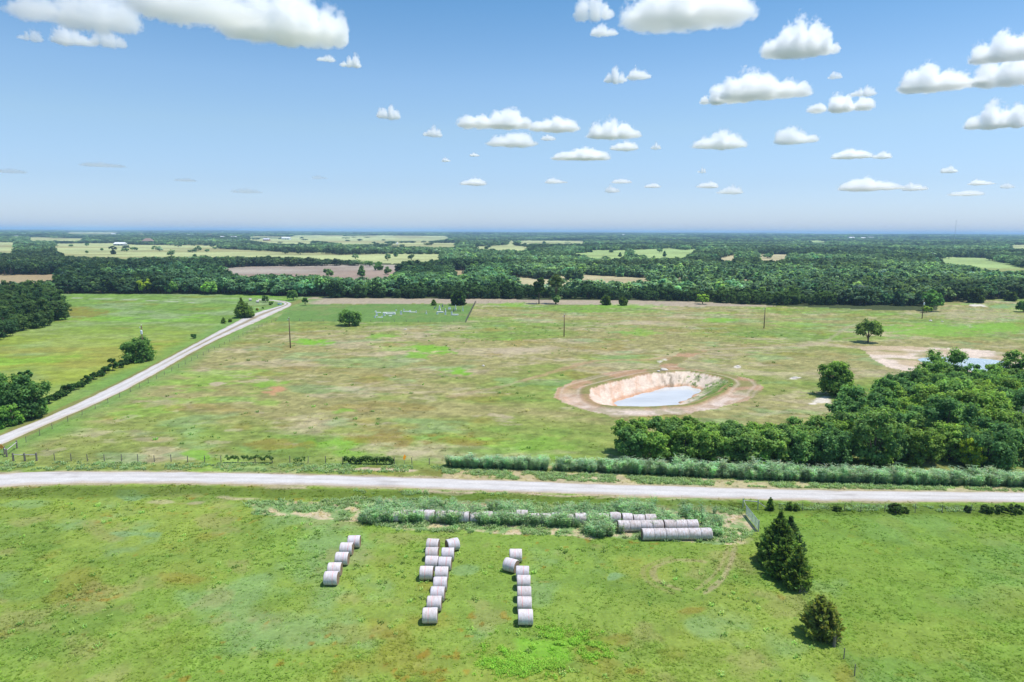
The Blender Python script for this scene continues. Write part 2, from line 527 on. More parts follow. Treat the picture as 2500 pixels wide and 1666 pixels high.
# patches the photograph shows: kind, photo centre, photo half-sizes, strength
PATCH = [
    ('LIME', 1330, 1590, 95, 32, .95), ('LIME', 1250, 1625, 60, 26, .8), ('LIME', 1410, 1570, 55, 20, .7), ('LIME', 1050, 853, 55, 12, .95), ('LIME', 1020, 868, 35, 7, .8),
    ('LIME', 760, 835, 52, 8, 1.0), ('LIME', 1120, 910, 42, 10, 1.0), ('LIME', 930, 822, 40, 6, .8), ('LIME', 2270, 806, 160, 16, .75), ('LIME', 2440, 800, 80, 14, .7),
    ('LIME', 480, 1107, 40, 14, .8), ('LIME', 1330, 1080, 90, 20, .4), ('LIME', 660, 940, 45, 10, .7), ('LIME', 840, 1000, 30, 9, .7), ('LIME', 820, 1080, 70, 14, .7), ('LIME', 870, 1108, 60, 10, .7),
    ('LIME', 1560, 812, 60, 8, .6), ('LIME', 1690, 720, 40, 4, .6), ('LIME', 1760, 782, 50, 5, .8), ('LIME', 340, 1262, 45, 8, .7), ('LIME', 1250, 744, 60, 5, .7), ('LIME', 1500, 748, 120, 5, .6),
    ('YELG', 1560, 1385, 70, 26, .8), ('YELG', 440, 1405, 90, 30, .6), ('YELG', 330, 1250, 110, 24, .7), ('YELG', 2250, 1560, 220, 60, .45), ('YELG', 1800, 1480, 150, 40, .4), ('YELG', 130, 1262, 70, 20, .5),
    ('RUST', 430, 1412, 42, 16, .4), ('RUST', 1690, 1490, 26, 10, .5), ('RUST', 880, 1550, 90, 30, .3), ('RUST', 180, 765, 90, 12, .55), ('RUST', 940, 1070, 110, 16, .55), ('RUST', 700, 1085, 80, 12, .5),
    ('RUST', 1130, 1075, 60, 12, .4), ('RUST', 1540, 1640, 26, 12, .5), ('RUST', 1480, 1560, 40, 16, .4),
    ('DARKG', 120, 1345, 50, 10, .6), ('DARKG', 480, 1330, 40, 14, .4), ('DARKG', 2000, 1300, 240, 26, .45), ('DARKG', 2330, 1360, 140, 26, .4), ('DARKG', 700, 1450, 60, 14, .4),
    ('PALEW', 320, 1210, 55, 11, .9), ('PALEW', 330, 1300, 45, 9, .8), ('PALEW', 60, 1230, 60, 14, .5), ('PALEW', 1520, 1408, 20, 9, .9), ('PALEW', 1990, 1430, 60, 26, .35), ('PALEW', 1140, 1395, 40, 12, .6),
    ('TAN', 1250, 855, 60, 8, .8), ('TAN', 545, 937, 30, 6, .9), ('TAN', 395, 985, 70, 10, .35), ('TAN', 1215, 1012, 30, 6, .7), ('TAN', 1100, 830, 60, 6, .4), ('TAN', 950, 800, 90, 5, .4), ('TAN', 1330, 850, 60, 6, .6),
    ('CLAY', 684, 953, 30, 7, .85), ('CLAY', 655, 962, 16, 4, .7), ('TAN', 1600, 790, 110, 5, .4), ('TAN', 2380, 770, 150, 7, .5), ('TAN', 2280, 850, 40, 4, .6), ('WHITES', 1640, 876, 26, 5, .8), ('WHITES', 1612, 884, 14, 4, .7),
    ('WHITES', 1620, 905, 14, 4, .9), ('WHITES', 1800, 895, 8, 3, .9), ('WHITES', 1942, 922, 12, 4, 1.), ('WHITES', 2010, 975, 32, 7, .8), ('WHITES', 1985, 982, 14, 4, .9), ('WHITES', 2390, 746, 20, 3, .9), ('PALEW', 2450, 748, 45, 6, .8),
    ('SOIL', 955, 1287, 30, 6, .8), ('SOIL', 1015, 1285, 22, 5, .7), ('SOIL', 1480, 1308, 60, 7, .7), ('SOIL', 1420, 1312, 40, 6, .6), ('SOIL', 1300, 1302, 60, 4, .4), ('SOIL', 1775, 1275, 40, 24, .75), ('SOIL', 1800, 1315, 30, 14, .6),
    ('SOIL', 1640, 1222, 50, 3, .5), ('SOIL', 850, 1147, 130, 3, .8), ('SOIL', 960, 1146, 60, 3, .8), ('SOIL', 700, 1190, 90, 3, .7), ('SOIL', 1090, 1206, 120, 3.5, .9), ('SOIL', 1350, 1205, 110, 3, .8), ('SOIL', 1550, 1214, 120, 3, .7),
    ('SOIL', 560, 1214, 60, 4, .5), ('SOIL', 420, 1225, 50, 5, .4), ('PALEW', 750, 1240, 110, 14, .7),
]


def ground(x, y, z, detail=True):
    """surface colour of the land at world points (bare reflectance, no light in it)"""
    u, v, zc = proj(x, y, z)
    n_big = fbm(x, y, 45, 1, 4)
    n_mid = fbm(x + 300, y, 11, 2, 4)
    n_sm = fbm(x, y + 90, 2.6, 3, 3)
    n_st = fbm(x * 0.45, y, 7, 4, 4)           # streaks along the mowing direction
    n_fine = vn(x / .7, y / .7, 9) * .5 + vn(x / .33, y / .33, 10) * .5
    wu = u + (fbm(x, y, 9, 21, 3) - .5) * 9000 / zc
    wv = v + (fbm(x, y, 9, 22, 3) - .5) * 2600 / zc
    wu2 = u + (fbm(x, y, 2.5, 23, 2) - .5) * 2600 / zc
    wv2 = v + (fbm(x, y, 2.5, 24, 2) - .5) * 900 / zc
    d = np.hypot(x, y)
    c = np.empty(x.shape + (3,))
    c[:] = LUSH
    # --- which land is it
    rb = np.interp(x, ROAD_BOT_W[:, 0], ROAD_BOT_W[:, 1])
    rt = np.interp(x, ROAD_TOP_W[:, 0], ROAD_TOP_W[:, 1])
    south = y < (rb + rt) / 2
    cx_f = np.interp(y, [p[1] for p in CEDAR_W[::-1]], [p[0] for p in CEDAR_W[::-1]])
    east = south & (x > cx_f)
    lane = np.array([((a[0] + b[0]) / 2, (a[1] + b[1]) / 2) for a, b in zip(W_(LANE_L), W_(LANE_R))])[:8]
    lx = np.interp(y, lane[:, 1], lane[:, 0])
    west = (~south) & (x < lx)
    belt_y = np.array(W_(BELT))
    by = np.interp(u, [p[0] for p in BELT], [p[1] for p in BELT])
    beyond = (v < by) | ((~south) & (d > 1200))
    pasture = (~south) & (~west) & (~beyond)
    # --- south field: lush, blotchy
    a = c[south]
    a = lerp(a, YELG, ss(.42, .62, n_big[south]) * .55 + ss(.5, .75, n_mid[south]) * .35)
    a = lerp(a, DARKG, ss(.50, .70, n_mid[south] * .5 + n_st[south] * .5) * .65)
    a = lerp(a, RUST, ss(.60, .74, fbm(x[south], y[south] + 40, 8, 5, 4)) * .35 * ss(.45, .6, n_big[south]))
    a = lerp(a, PALEW, ss(.56, .72, fbm(x[south] + 77, y[south], 9, 6, 4)) * .55)
    a = lerp(a, DRY, ss(.56, .72, fbm(x[south] + 7, y[south] + 55, 5, 8, 4)) * .40)
    a = lerp(a, (.26, .13, .015), ss(.72, .80, fbm(x[south] + 70, y[south] - 55, 1.1, 108, 2)) * ss(.5, .6, fbm(x[south], y[south] + 40, 14, 109, 3)) * .5)
    c[south] = a
    a = c[east]
    a = lerp(a, (.115, .215, .030), .6)
    a = lerp(a, YELG, ss(.45, .7, n_st[east]) * .35 * ss(95, 70, y[east]))
    c[east] = a
    # --- pasture north of the road: grazed, dry, patchy
    p = pasture
    a = np.empty((p.sum(), 3)); a[:] = OLIVE
    e1 = fbm(x[p] * .55, y[p], 30, 12, 5, .6)
    e2 = fbm(x[p] * .5 + 500, y[p], 12, 13, 5, .6)
    e3 = fbm(x[p] * .5, y[p] + 800, 22, 14, 5, .62)
    a = lerp(a, DRY, ss(.46, .60, e1) * .75)
    a = lerp(a, TAN, ss(.57, .68, e2) * .55)
    a = lerp(a, (.13, .22, .04), ss(.55, .66, 1 - e1) * .65)
    a = lerp(a, LIME, ss(.64, .71, e3) * .5)
    a = lerp(a, RUST, ss(.60, .72, fbm(x[p] * .6 + 50, y[p], 9, 15, 4)) * .35)
    a = lerp(a, PALEW, ss(.6, .72, fbm(x[p] * .6 + 250, y[p], 10, 16, 4)) * .5)
    a = a * (.88 + .25 * ss(.3, .7, fbm(x[p] * .7, y[p], 2.6, 116, 4, .65)))[:, None]
    a = a * (.86 + .28 * ss(.25, .75, fbm(x[p], y[p], 1.3, 127, 2)))[:, None]
    a = lerp(a, (.085, .13, .03), ss(.66, .74, fbm(x[p] * .75 + 33, y[p], 2.4, 118, 3)) * .35)
    a = lerp(a, (.42, .345, .24), ss(.67, .75, fbm(x[p] * .65 + 99, y[p] + 5, 4.5, 119, 4)) * .35)
    c[p] = a
    # --- pasture west of the lane
    w = west
    a = np.empty((w.sum(), 3)); a[:] = (.14, .23, .045)
    a = lerp(a, (.20, .265, .115), ss(.42, .6, fbm(x[w] * .6, y[w], 16, 17, 5, .62)) * .85)
    a = lerp(a, (.11, .19, .045), ss(.52, .66, fbm(x[w] * .6, y[w] + 77, 9, 117, 5, .62)) * .6)
    a = lerp(a, (.24, .27, .04), ss(330, 200, y[w]) * ss(.35, .6, n_big[w]) * .8)
    a = lerp(a, RUST, ss(.62, .75, fbm(x[w] * .5, y[w], 16, 18, 4)) * .3)
    a = lerp(a, LIME, ss(.64, .72, fbm(x[w] * .5 + 90, y[w], 16, 19, 4)) * .6)
    a = a * (.84 + .32 * ss(.3, .7, fbm(x[w] * .8, y[w], 2.4, 126, 4, .65)))[:, None]
    c[w] = a
    # --- cemetery lawn, stubble strip at the back
    m = inpoly([(672, 784), (905, 786), (1137, 787), (1160, 741), (760, 744), (705, 750)], wu2, v)
    c[m] = lerp(np.broadcast_to(np.array((.115, .20, .05)), (m.sum(), 3)), (.16, .20, .065), ss(.5, .7, n_mid[m]) * .8)
    m = inpoly([(730, 734), (760, 727), (1473, 732), (1670, 735), (1900, 748), (1700, 749), (1450, 745), (1170, 741.5), (760, 743)], u, wv2)
    c[m] = lerp(np.broadcast_to(np.array((.34, .28, .19)), (m.sum(), 3)), (.30, .25, .19), n_mid[m])
    # --- everything beyond the belt: woodland floor, then the fields
    b = beyond
    c[b] = FLOORW
    gp = fbm(x[b], y[b], 160, 61, 4)
    c[b] = lerp(c[b], (.29, .335, .14), ss(.585, .61, gp) * ss(1050, 1200, d[b]))
    fieldcol = {'tan': (.40, .35, .20), 'stubble': (.34, .29, .235), 'pale': (.355, .385, .17), 'green': (.275, .36, .13), 'straw': (.46, .42, .26)}
    for poly, kind in FIELDS:
        uu = [q[0] for q in poly]; vv = [q[1] for q in poly]
        bb = (u > min(uu) - 40) & (u < max(uu) + 40) & (v > min(vv) - 25) & (v < max(vv) + 25) & (d > 420)
        if not bb.any():
            continue
        # the fields run on under the trees in front of them and a little behind
        ub, vb = u[bb], v[bb]
        ins = inpoly(poly, ub, vb) | inpoly(poly, ub, vb - 6) | inpoly(poly, ub, vb + 2)
        k = np.where(bb)[0][ins] if x.ndim == 1 else None
        fc = np.array(fieldcol[kind])
        nn = fbm(x[k] * .5, y[k], 60, 41, 4)[:, None]
        n2 = fbm(x[k] * .4 + 99, y[k], 150, 42, 4)[:, None]
        c[k] = fc * (0.70 + .60 * nn) * (1 - .35 * ss(.48, .62, n2)) + np.array((.05, .01, 0)) * ss(.5, .7, n2)
    # far country past the last fields the mesh can show
    # --- patches
    names = dict(LIME=LIME, YELG=YELG, RUST=RUST, DARKG=DARKG, PALEW=PALEW, TAN=TAN, CLAY=(.42, .22, .12), WHITES=WHITES, SOIL=SOIL)
    for kind, pu, pv, ru, rv, st in PATCH:
        bb = np.where((np.abs(u - pu) < ru * 1.8) & (np.abs(v - pv) < rv * 2.2 + 4))[0]
        if not len(bb):
            continue
        r = np.hypot((wu[bb] - pu) / ru, (wv[bb] - pv) / rv)
        c[bb] = lerp(c[bb], names[kind], ss(1.15, .55, r + (n_sm[bb] - .5) * 1.7) * st)
    # --- weedy bare ground by the road verges and round the old bales
    m = inpoly([(590, 1222), (900, 1218), (1500, 1234), (1812, 1240), (1850, 1300), (1800, 1330), (1600, 1322), (1450, 1312), (950, 1296), (880, 1275), (620, 1258)], wu, wv)
    n_w = fbm(x[m], y[m], 1.1, 113, 3)
    c[m] = lerp(c[m], SOIL, .10 + .65 * ss(.47, .62, n_sm[m] * .5 + n_w * .5))
    c[m] = lerp(c[m], PALEW, .75 * ss(.42, .54, 1 - n_sm[m] * .5 - n_w * .5))
    m = inpoly([(1080, 1140), (1350, 1152), (1850, 1174), (2500, 1192), (2800, 1194), (2800, 1206), (2500, 1204), (1850, 1193), (1250, 1175), (1080, 1166)], wu2, wv2)
    c[m] = lerp(c[m], SOIL, .5 * ss(.47, .62, n_sm[m]))
    c[m] = lerp(c[m], PALEW, .6 * ss(.45, .58, 1 - n_sm[m]))
    # gravel dribbles on the verge
    dv = np.where(south, rb - y, y - rt)
    m = (np.abs(dv) < 3) & (d < 320)
    c[m] = lerp(c[m], (.36, .29, .2), ss(1.1, .2, dv[m] + (n_sm[m] - .5) * 1.6) * .8)
    m = (np.abs(dv) < 9) & (d < 320) & south
    c[m] = lerp(c[m], (.085, .13, .02), ss(0.8, 2.0, dv[m]) * ss(6.5, 4.5, dv[m] + (n_mid[m] - .5) * 3) * .75)
    # --- the lane's verges
    m = (~south) & (np.abs(x - lx) < 14) & (d < 420)
    off = x[m] - lx[m]
    c[m] = lerp(c[m], (.13, .235, .055), ss(13, 4, np.abs(off) + (n_mid[m] - .5) * 6) * .75)
    c[m] = lerp(c[m], (.20, .15, .06), ss(3.8, 2.9, np.abs(off) + (n_sm[m] - .5) * 1.0) * .6)
    # --- ponds, tracks
    m = np.where((np.abs(u - 1620) < 380) & (v > 820) & (v < 1050))[0]
    if len(m):
        uu = wu2[m]; vv = wv2[m]
        ring = inpoly(POND_RING, uu, vv)
        xm, ym = x[m], y[m]
        rim = inpoly([tuple(q) for q in POND_RIM_W], xm, ym)
        dr = polydist(POND_RIM_W[::2], xm, ym, True)
        cc = c[m]
        brown = lerp(np.broadcast_to(np.array((.33, .21, .12)), (len(m), 3)), (.17, .18, .06), ss(.45, .62, fbm(xm, ym, 6, 51, 4)) * .8)
        # pale churned berm on the near side
        near = ss(940, 985, vv)
        band = np.exp(-((dr - 5.2) / 1.9) ** 2)
        brown = lerp(brown, (.50, .41, .345), near * np.clip(band * 1.4, 0, 1) * (.45 + .55 * ss(.35, .6, n_sm[m])))
        brown = lerp(brown, (.45, .26, .15), ss(1450, 1340, uu) * .7 * ss(.4, .6, fbm(xm, ym, 5, 52, 3)))
        for off_, wd, st in ((3.0, .5, .55), (7.2, .45, .5), (8.6, .4, .35)):
            brown = lerp(brown, (.47, .38, .30), np.exp(-((dr - off_ + (n_mid[m] - .5) * .8) / wd) ** 2) * st)
        brown = lerp(brown, (.115, .17, .03), np.exp(-((dr - 1.2) / .7) ** 2) * (.25 + .6 * ss(1600, 1680, uu)))
        cc = np.where((ring & ~rim)[:, None], brown, cc)
        pit = lerp(np.broadcast_to(np.array(CLAY), (len(m), 3)), (.50, .31, .21), ss(.5, .68, fbm(xm * 2.2, ym * .35, 2.2, 53, 3)) * .6)
        pit = lerp(pit, (.60, .50, .40), ss(1560, 1640, uu) * .8)
        pit = lerp(pit, (.46, .24, .13), ss(5.2, 6.1, dr) * .75)
        pit = lerp(pit, (.17, .13, .085), ss(.56, .66, fbm(xm * 2, ym * .4, 2.0, 54, 3)) * np.exp(-((uu - 1640) / 30) ** 2) * .8)
        # grassy right bank
        gr = ss(1715, 1765, uu + (vv - 940) * 1.2 + (n_sm[m] - .5) * 50) * ss(918, 940, vv)
        pit = lerp(pit, (.12, .19, .035), np.clip(gr, 0, 1))
        pit = lerp(pit, (.10, .15, .04), ss(.60, .68, fbm(xm, ym, 1.5, 55, 3)) * ss(1650, 1690, uu) * .8)
        cc = np.where(rim[:, None], pit, cc)
        c[m] = cc
    m = np.where((u > 1950) & (v > 830) & (v < 930))[0]
    if len(m):
        dirt = inpoly(POND2_DIRT, wu2[m], wv2[m])
        cc = c[m]
        br = lerp(np.broadcast_to(np.array((.40, .31, .20)), (len(m), 3)), (.55, .45, .37), ss(.42, .6, n_mid[m]) * .9)
        br = lerp(br, (.19, .19, .06), ss(.55, .68, n_st[m]) * .7)
        c[m] = np.where(dirt[:, None], br, cc)
    for line, wd, col, st in TRACKS:
        lw = smooth_line(W_(line), 3.0)
        x0, y0 = lw.min(0) - 6; x1, y1 = lw.max(0) + 6
        m = np.where((x > x0) & (x < x1) & (y > y0) & (y < y1))[0]
        if len(m):
            dd = polydist(lw, x[m], y[m])
            c[m] = lerp(c[m], col, ss(wd * 1.25, wd * .5, dd + (n_sm[m] - .5) * wd * 1.3) * st * (.55 + .45 * n_mid[m]))
    if detail:
        k = 0.82 + 0.36 * n_fine
        k = np.where(d > 500, 1 + (k - 1) * .3, k) * (0.88 + .24 * n_sm)
        c = c * k[..., None]
    return c


TRACKS = [
    (Z(*P5, [(-60, 460), (60, 430), (240, 375), (450, 315), (650, 290), (1000, 285), (1200, 262)]), 1.5, (.33, .22, .12), .75),
    ([(1100, 968), (1180, 952), (1240, 940), (1300, 922)], 1.2, (.34, .25, .15), .6),
    (Z(*P5, [(1500, 200), (1800, 185), (2100, 172), (2353, 165)]) + [(2010, 838), (2060, 846), (2130, 847)], 1.6, (.36, .29, .19), .7),
    ([(2010, 838), (2045, 815), (2080, 795), (2130, 783), (2200, 776)], 1.0, (.34, .28, .19), .55),
    ([(2060, 828), (2130, 818), (2200, 808), (2260, 800)], 1.0, (.36, .29, .19), .5),
    ([(720, 890), (800, 870), (900, 858), (1010, 842)], 1.2, (.34, .27, .17), .4),
    ([(1660, 1440), (1600, 1415), (1600, 1385), (1650, 1368), (1720, 1372)], .35, (.33, .25, .15), .55),
    ([(1640, 1448), (1580, 1420), (1572, 1385), (1640, 1360)], .3, (.30, .24, .12), .4),
    ([(1720, 1448), (1762, 1415), (1785, 1370), (1795, 1330)], .35, (.36, .28, .18), .6),
    ([(1700, 1440), (1742, 1405), (1765, 1370), (1778, 1335)], .3, (.33, .26, .15), .45),
    ([(180, 728), (240, 730), (330, 733), (400, 736), (470, 739)], 1.4, (.44, .41, .36), .7),
]

# ------------------------------------------------------------------ the land: one sheet to the horizon
def build_ground():
    ys = list(np.arange(-150, 46, 6.0))
    y = 46.0
    while y < 46000:
        ys.append(y)
        y += min(max(0.30, y * y / (683.0 * CAM_H) * 0.8), 2500)
    ys = np.array(ys)
    nc = 1150
    t = np.linspace(-1, 1, nc)
    t = np.sign(t) * np.abs(t) ** 1.12
    half = 0.86 * np.maximum(ys, 0) + 75
    X = (half[:, None] * t[None, :]).ravel()
    Y = np.repeat(ys, nc)
    Zt = terrain_z(X, Y)
    col = ground(X, Y, Zt)
    i = (np.arange(len(ys) - 1)[:, None] * nc + np.arange(nc - 1)[None, :]).ravel()
    Fq = np.stack([i, i + 1, i + 1 + nc, i + nc], 1)
    m, tt, out = new_mat('land')
    vc = N(tt, 'ShaderNodeVertexColor'); vc.layer_name = 'Col'
    tc = N(tt, 'ShaderNodeTexCoord')
    f1 = noise(tt, 2.3, 5, tc.outputs['Object'], .65)
    f2 = noise(tt, 0.35, 4, tc.outputs['Object'], .6)
    k = mixcol(tt, 1.0, ramp(tt, f1, [(0.28, 0.80), (0.72, 1.18)]), ramp(tt, f2, [(0.3, 0.9), (0.7, 1.1)]), 'MULTIPLY')
    c = mixcol(tt, 1.0, vc.outputs['Color'], k, 'MULTIPLY')
    b = N(tt, 'ShaderNodeBsdfPrincipled')
    b.inputs['Roughness'].default_value = 0.95
    b.inputs['Specular IOR Level'].default_value = 0.08
    tt.links.new(c, b.inputs['Base Color'])
    bp = N(tt, 'ShaderNodeBump'); bp.inputs['Strength'].default_value = 0.3; bp.inputs['Distance'].default_value = 0.25
    tt.links.new(f1, bp.inputs['Height']); tt.links.new(bp.outputs[0], b.inputs['Normal'])
    tt.links.new(b.outputs[0], out.inputs[0])
    me = npmesh('ground', np.stack([X, Y, Zt], 1), Fq, col=col, smooth=True, mats=[m])
    o = link(bpy.data.objects.new('ground', me))
    tag(o, kind='structure')


build_ground()


def road(name, A, B, tracks, step=1.5):
    """gravel strip between two edge lines; the edges dip under the turf with a ragged line"""
    A = smooth_line(A, step); n = len(A)
    Bs = smooth_line(B, step * .5)
    tb = np.linspace(0, 1, len(Bs)); ta = np.linspace(0, 1, n)
    B2 = np.stack([np.interp(ta, tb, Bs[:, 0]), np.interp(ta, tb, Bs[:, 1])], 1)
    m = 25
    s = np.linspace(-0.10, 1.10, m)
    P = A[:, None, :] * (1 - s)[None, :, None] + B2[:, None, :] * s[None, :, None]
    X = P[..., 0].ravel(); Y = P[..., 1].ravel()
    sv = np.tile(s, n)
    e = np.minimum(sv, 1 - sv)
    rag = (fbm(X, Y, 3.0, 81, 4) - .5) * .24
    z = np.clip((e + rag * .55) * 1.2, -.10, .09) + .012
    col = np.empty((len(X), 3)); col[:] = (.475, .45, .435)
    n1 = fbm(X, Y, 4, 82, 4); n2 = fbm(X * .3, Y * 1.5, 2.0, 83, 4)
    col = lerp(col, (.42, .385, .36), ss(.5, .68, n2) * .5)
    col = lerp(col, (.33, .30, .285), ss(.64, .72, n1) * .65)
    col = lerp(col, (.40, .33, .26), ss(.16, .02, e + rag) * .8)
    for o_ in (.27, .37, .63, .73):
        col = lerp(col, (.55, .52, .50), np.exp(-((sv - o_ - (fbm(X, Y, 18, 85, 2) - .5) * .06) / .035) ** 2) * .6)
    col = lerp(col, (.36, .33, .29), np.exp(-((sv - .5 - (fbm(X, Y, 18, 85, 2) - .5) * .08) / .06) ** 2) * .35 * n1)
    if tracks:
        far = ss(150, 260, Y) * tracks
        mid = np.exp(-((sv - .5 - (n1 - .5) * .1) / .14) ** 2)
        col = lerp(col, (.26, .21, .13), np.minimum(1, mid * far * (.8 + .6 * n1)))
    col *= (.9 + .2 * vn(X / .5, Y / .5, 84))[:, None]
    i = (np.arange(n - 1)[:, None] * m + np.arange(m - 1)[None, :]).ravel()
    Fq = np.stack([i, i + m, i + m + 1, i + 1], 1)
    mt, tt, out = new_mat(name)
    vc = N(tt, 'ShaderNodeVertexColor'); vc.layer_name = 'Col'
    tc = N(tt, 'ShaderNodeTexCoord')
    f = noise(tt, 5.0, 5, tc.outputs['Object'], .7)
    c = mixcol(tt, 1.0, vc.outputs['Color'], ramp(tt, f, [(.3, .85), (.7, 1.12)]), 'MULTIPLY')
    b = N(tt, 'ShaderNodeBsdfPrincipled'); b.inputs['Roughness'].default_value = .9
    b.inputs['Specular IOR Level'].default_value = 0.15
    tt.links.new(c, b.inputs['Base Color'])
    bp = N(tt, 'ShaderNodeBump'); bp.inputs['Strength'].default_value = .3; bp.inputs['Distance'].default_value = .05
    tt.links.new(f, bp.inputs['Height']); tt.links.new(bp.outputs[0], b.inputs['Normal'])
    tt.links.new(b.outputs[0], out.inputs[0])
    V = np.stack([X, Y, z], 1)
    me = npmesh(name, V, Fq[:, ::-1] if name == 'gravel_road' else Fq, col=col, smooth=True, mats=[mt])
    o = link(bpy.data.objects.new(name, me))
    tag(o, kind='structure')
    return o


r1 = road('gravel_road', ROAD_TOP_W, ROAD_BOT_W, 0.0)
lane_l = [(-113, 86)] + [tuple(p) for p in W_(LANE_L)]
lane_r = [(-103, 86)] + [tuple(p) for p in W_(LANE_R)]
r2 = road('gravel_lane', lane_l, lane_r, 1.0)


def water(name, rim, z, tint):
    P = np.array(rim)[::3]
    m, t, out = new_mat(name)
    b = N(t, 'ShaderNodeBsdfPrincipled')
    b.inputs['Base Color'].default_value = (*tint, 1)
    b.inputs['Roughness'].default_value = 0.10
    b.inputs['IOR'].default_value = 1.33
    b.inputs['Specular IOR Level'].default_value = 0.6
    tc = N(t, 'ShaderNodeTexCoord')
    mp = N(t, 'ShaderNodeMapping'); mp.inputs['Scale'].default_value = (.6, 1.6, 1)
    t.links.new(tc.outputs['Object'], mp.inputs['Vector'])
    f = noise(t, 1.6, 4, mp.outputs[0])
    bp = N(t, 'ShaderNodeBump'); bp.inputs['Strength'].default_value = .10; bp.inputs['Distance'].default_value = .04
    t.links.new(f, bp.inputs['Height']); t.links.new(bp.outputs[0], b.inputs['Normal'])
    f2 = noise(t, .12, 3, mp.outputs[0])
    c = mixcol(t, ramp(t, f2, [(.4, 0.), (.62, 1.)]), tint, tuple(x * 1.18 for x in tint))
    t.links.new(c, b.inputs['Base Color'])
    t.links.new(b.outputs[0], out.inputs[0])
    me = bpy.data.meshes.new(name)
    me.from_pydata([(p[0], p[1], z) for p in P], [], [tuple(range(len(P)))])
    me.materials.append(m)
    o = link(bpy.data.objects.new(name, me))
    if me.polygons[0].normal.z < 0: me.flip_normals()
    tag(o, kind='structure')


water('pond_water', POND_RIM_W, -2.55, (.46, .455, .45))
water('water', POND2_W, -0.42, (.32, .38, .40))


# ------------------------------------------------------------------ far ridges on the horizon
def hills(name, dist, height, seed, col):
    n = 400
    ang = np.linspace(-1.1, 1.1, n)
    rows = []
    for k, (dd, hh) in enumerate(((-900, 0.0), (-350, .75), (0, 1.0), (700, .5))):
        h = height * (.35 + .9 * fbm(ang * 9, ang * 0, 1.0, seed, 4)) * hh + (fbm(ang * 120, ang * 0 + k, 1.0, seed + 5, 3) - .5) * 9 * hh
        r = dist + dd
        rows.append(np.stack([np.sin(ang) * r, np.cos(ang) * r, np.maximum(h, -2) + (0 if hh else -3)], 1))
    V = np.concatenate(rows)
    i = (np.arange(3)[:, None] * n + np.arange(n - 1)[None, :]).ravel()
    me = npmesh(name, V, np.stack([i, i + 1, i + 1 + n, i + n], 1), smooth=True, mats=[basic(name, col, .95, .004, .3)])
    tag(link(bpy.data.objects.new(name, me)), kind='structure')


hills('hills', 15000, 46, 5, (.05, .075, .03))
hills('far_hills', 27000, 62, 9, (.05, .075, .03))

# ------------------------------------------------------------------ trees
def unit(n, rng):
    a = rng.normal(size=(n, 3))
    return a / np.linalg.norm(a, axis=1, keepdims=True)


def quads_from(P, Nn, size, rng, aspect=1.0, updir=None):
    """leaf sprays: one quad at every point P, facing Nn"""
    n = len(P)
    r = unit(n, rng) if updir is None else updir + unit(n, rng) * .25
    a = np.cross(Nn, r); a /= np.linalg.norm(a, axis=1, keepdims=True) + 1e-9
    b = np.cross(Nn, a)
    s = size[:, None]
    a = a * s * .5; b = b * s * .5 * aspect
    bend = Nn * s * .18
    V = np.stack([P - a - b - bend, P + a * .8 - b + bend * .6, P + a + b - bend, P - a * .8 + b + bend * .6], 1).reshape(-1, 3)
    Fq = np.arange(n * 4).reshape(n, 4)
    return V, Fq


_ICO = None


def ico(sub=1):
    bm = bmesh.new()
    bmesh.ops.create_icosphere(bm, subdivisions=sub, radius=1.0)
    V = np.array([v.co[:] for v in bm.verts]); Ft = np.array([[v.index for v in f.verts] for f in bm.faces])
    bm.free()
    return V, Ft


ICO1, ICO1F = ico(1)
ICO2, ICO2F = ico(2)


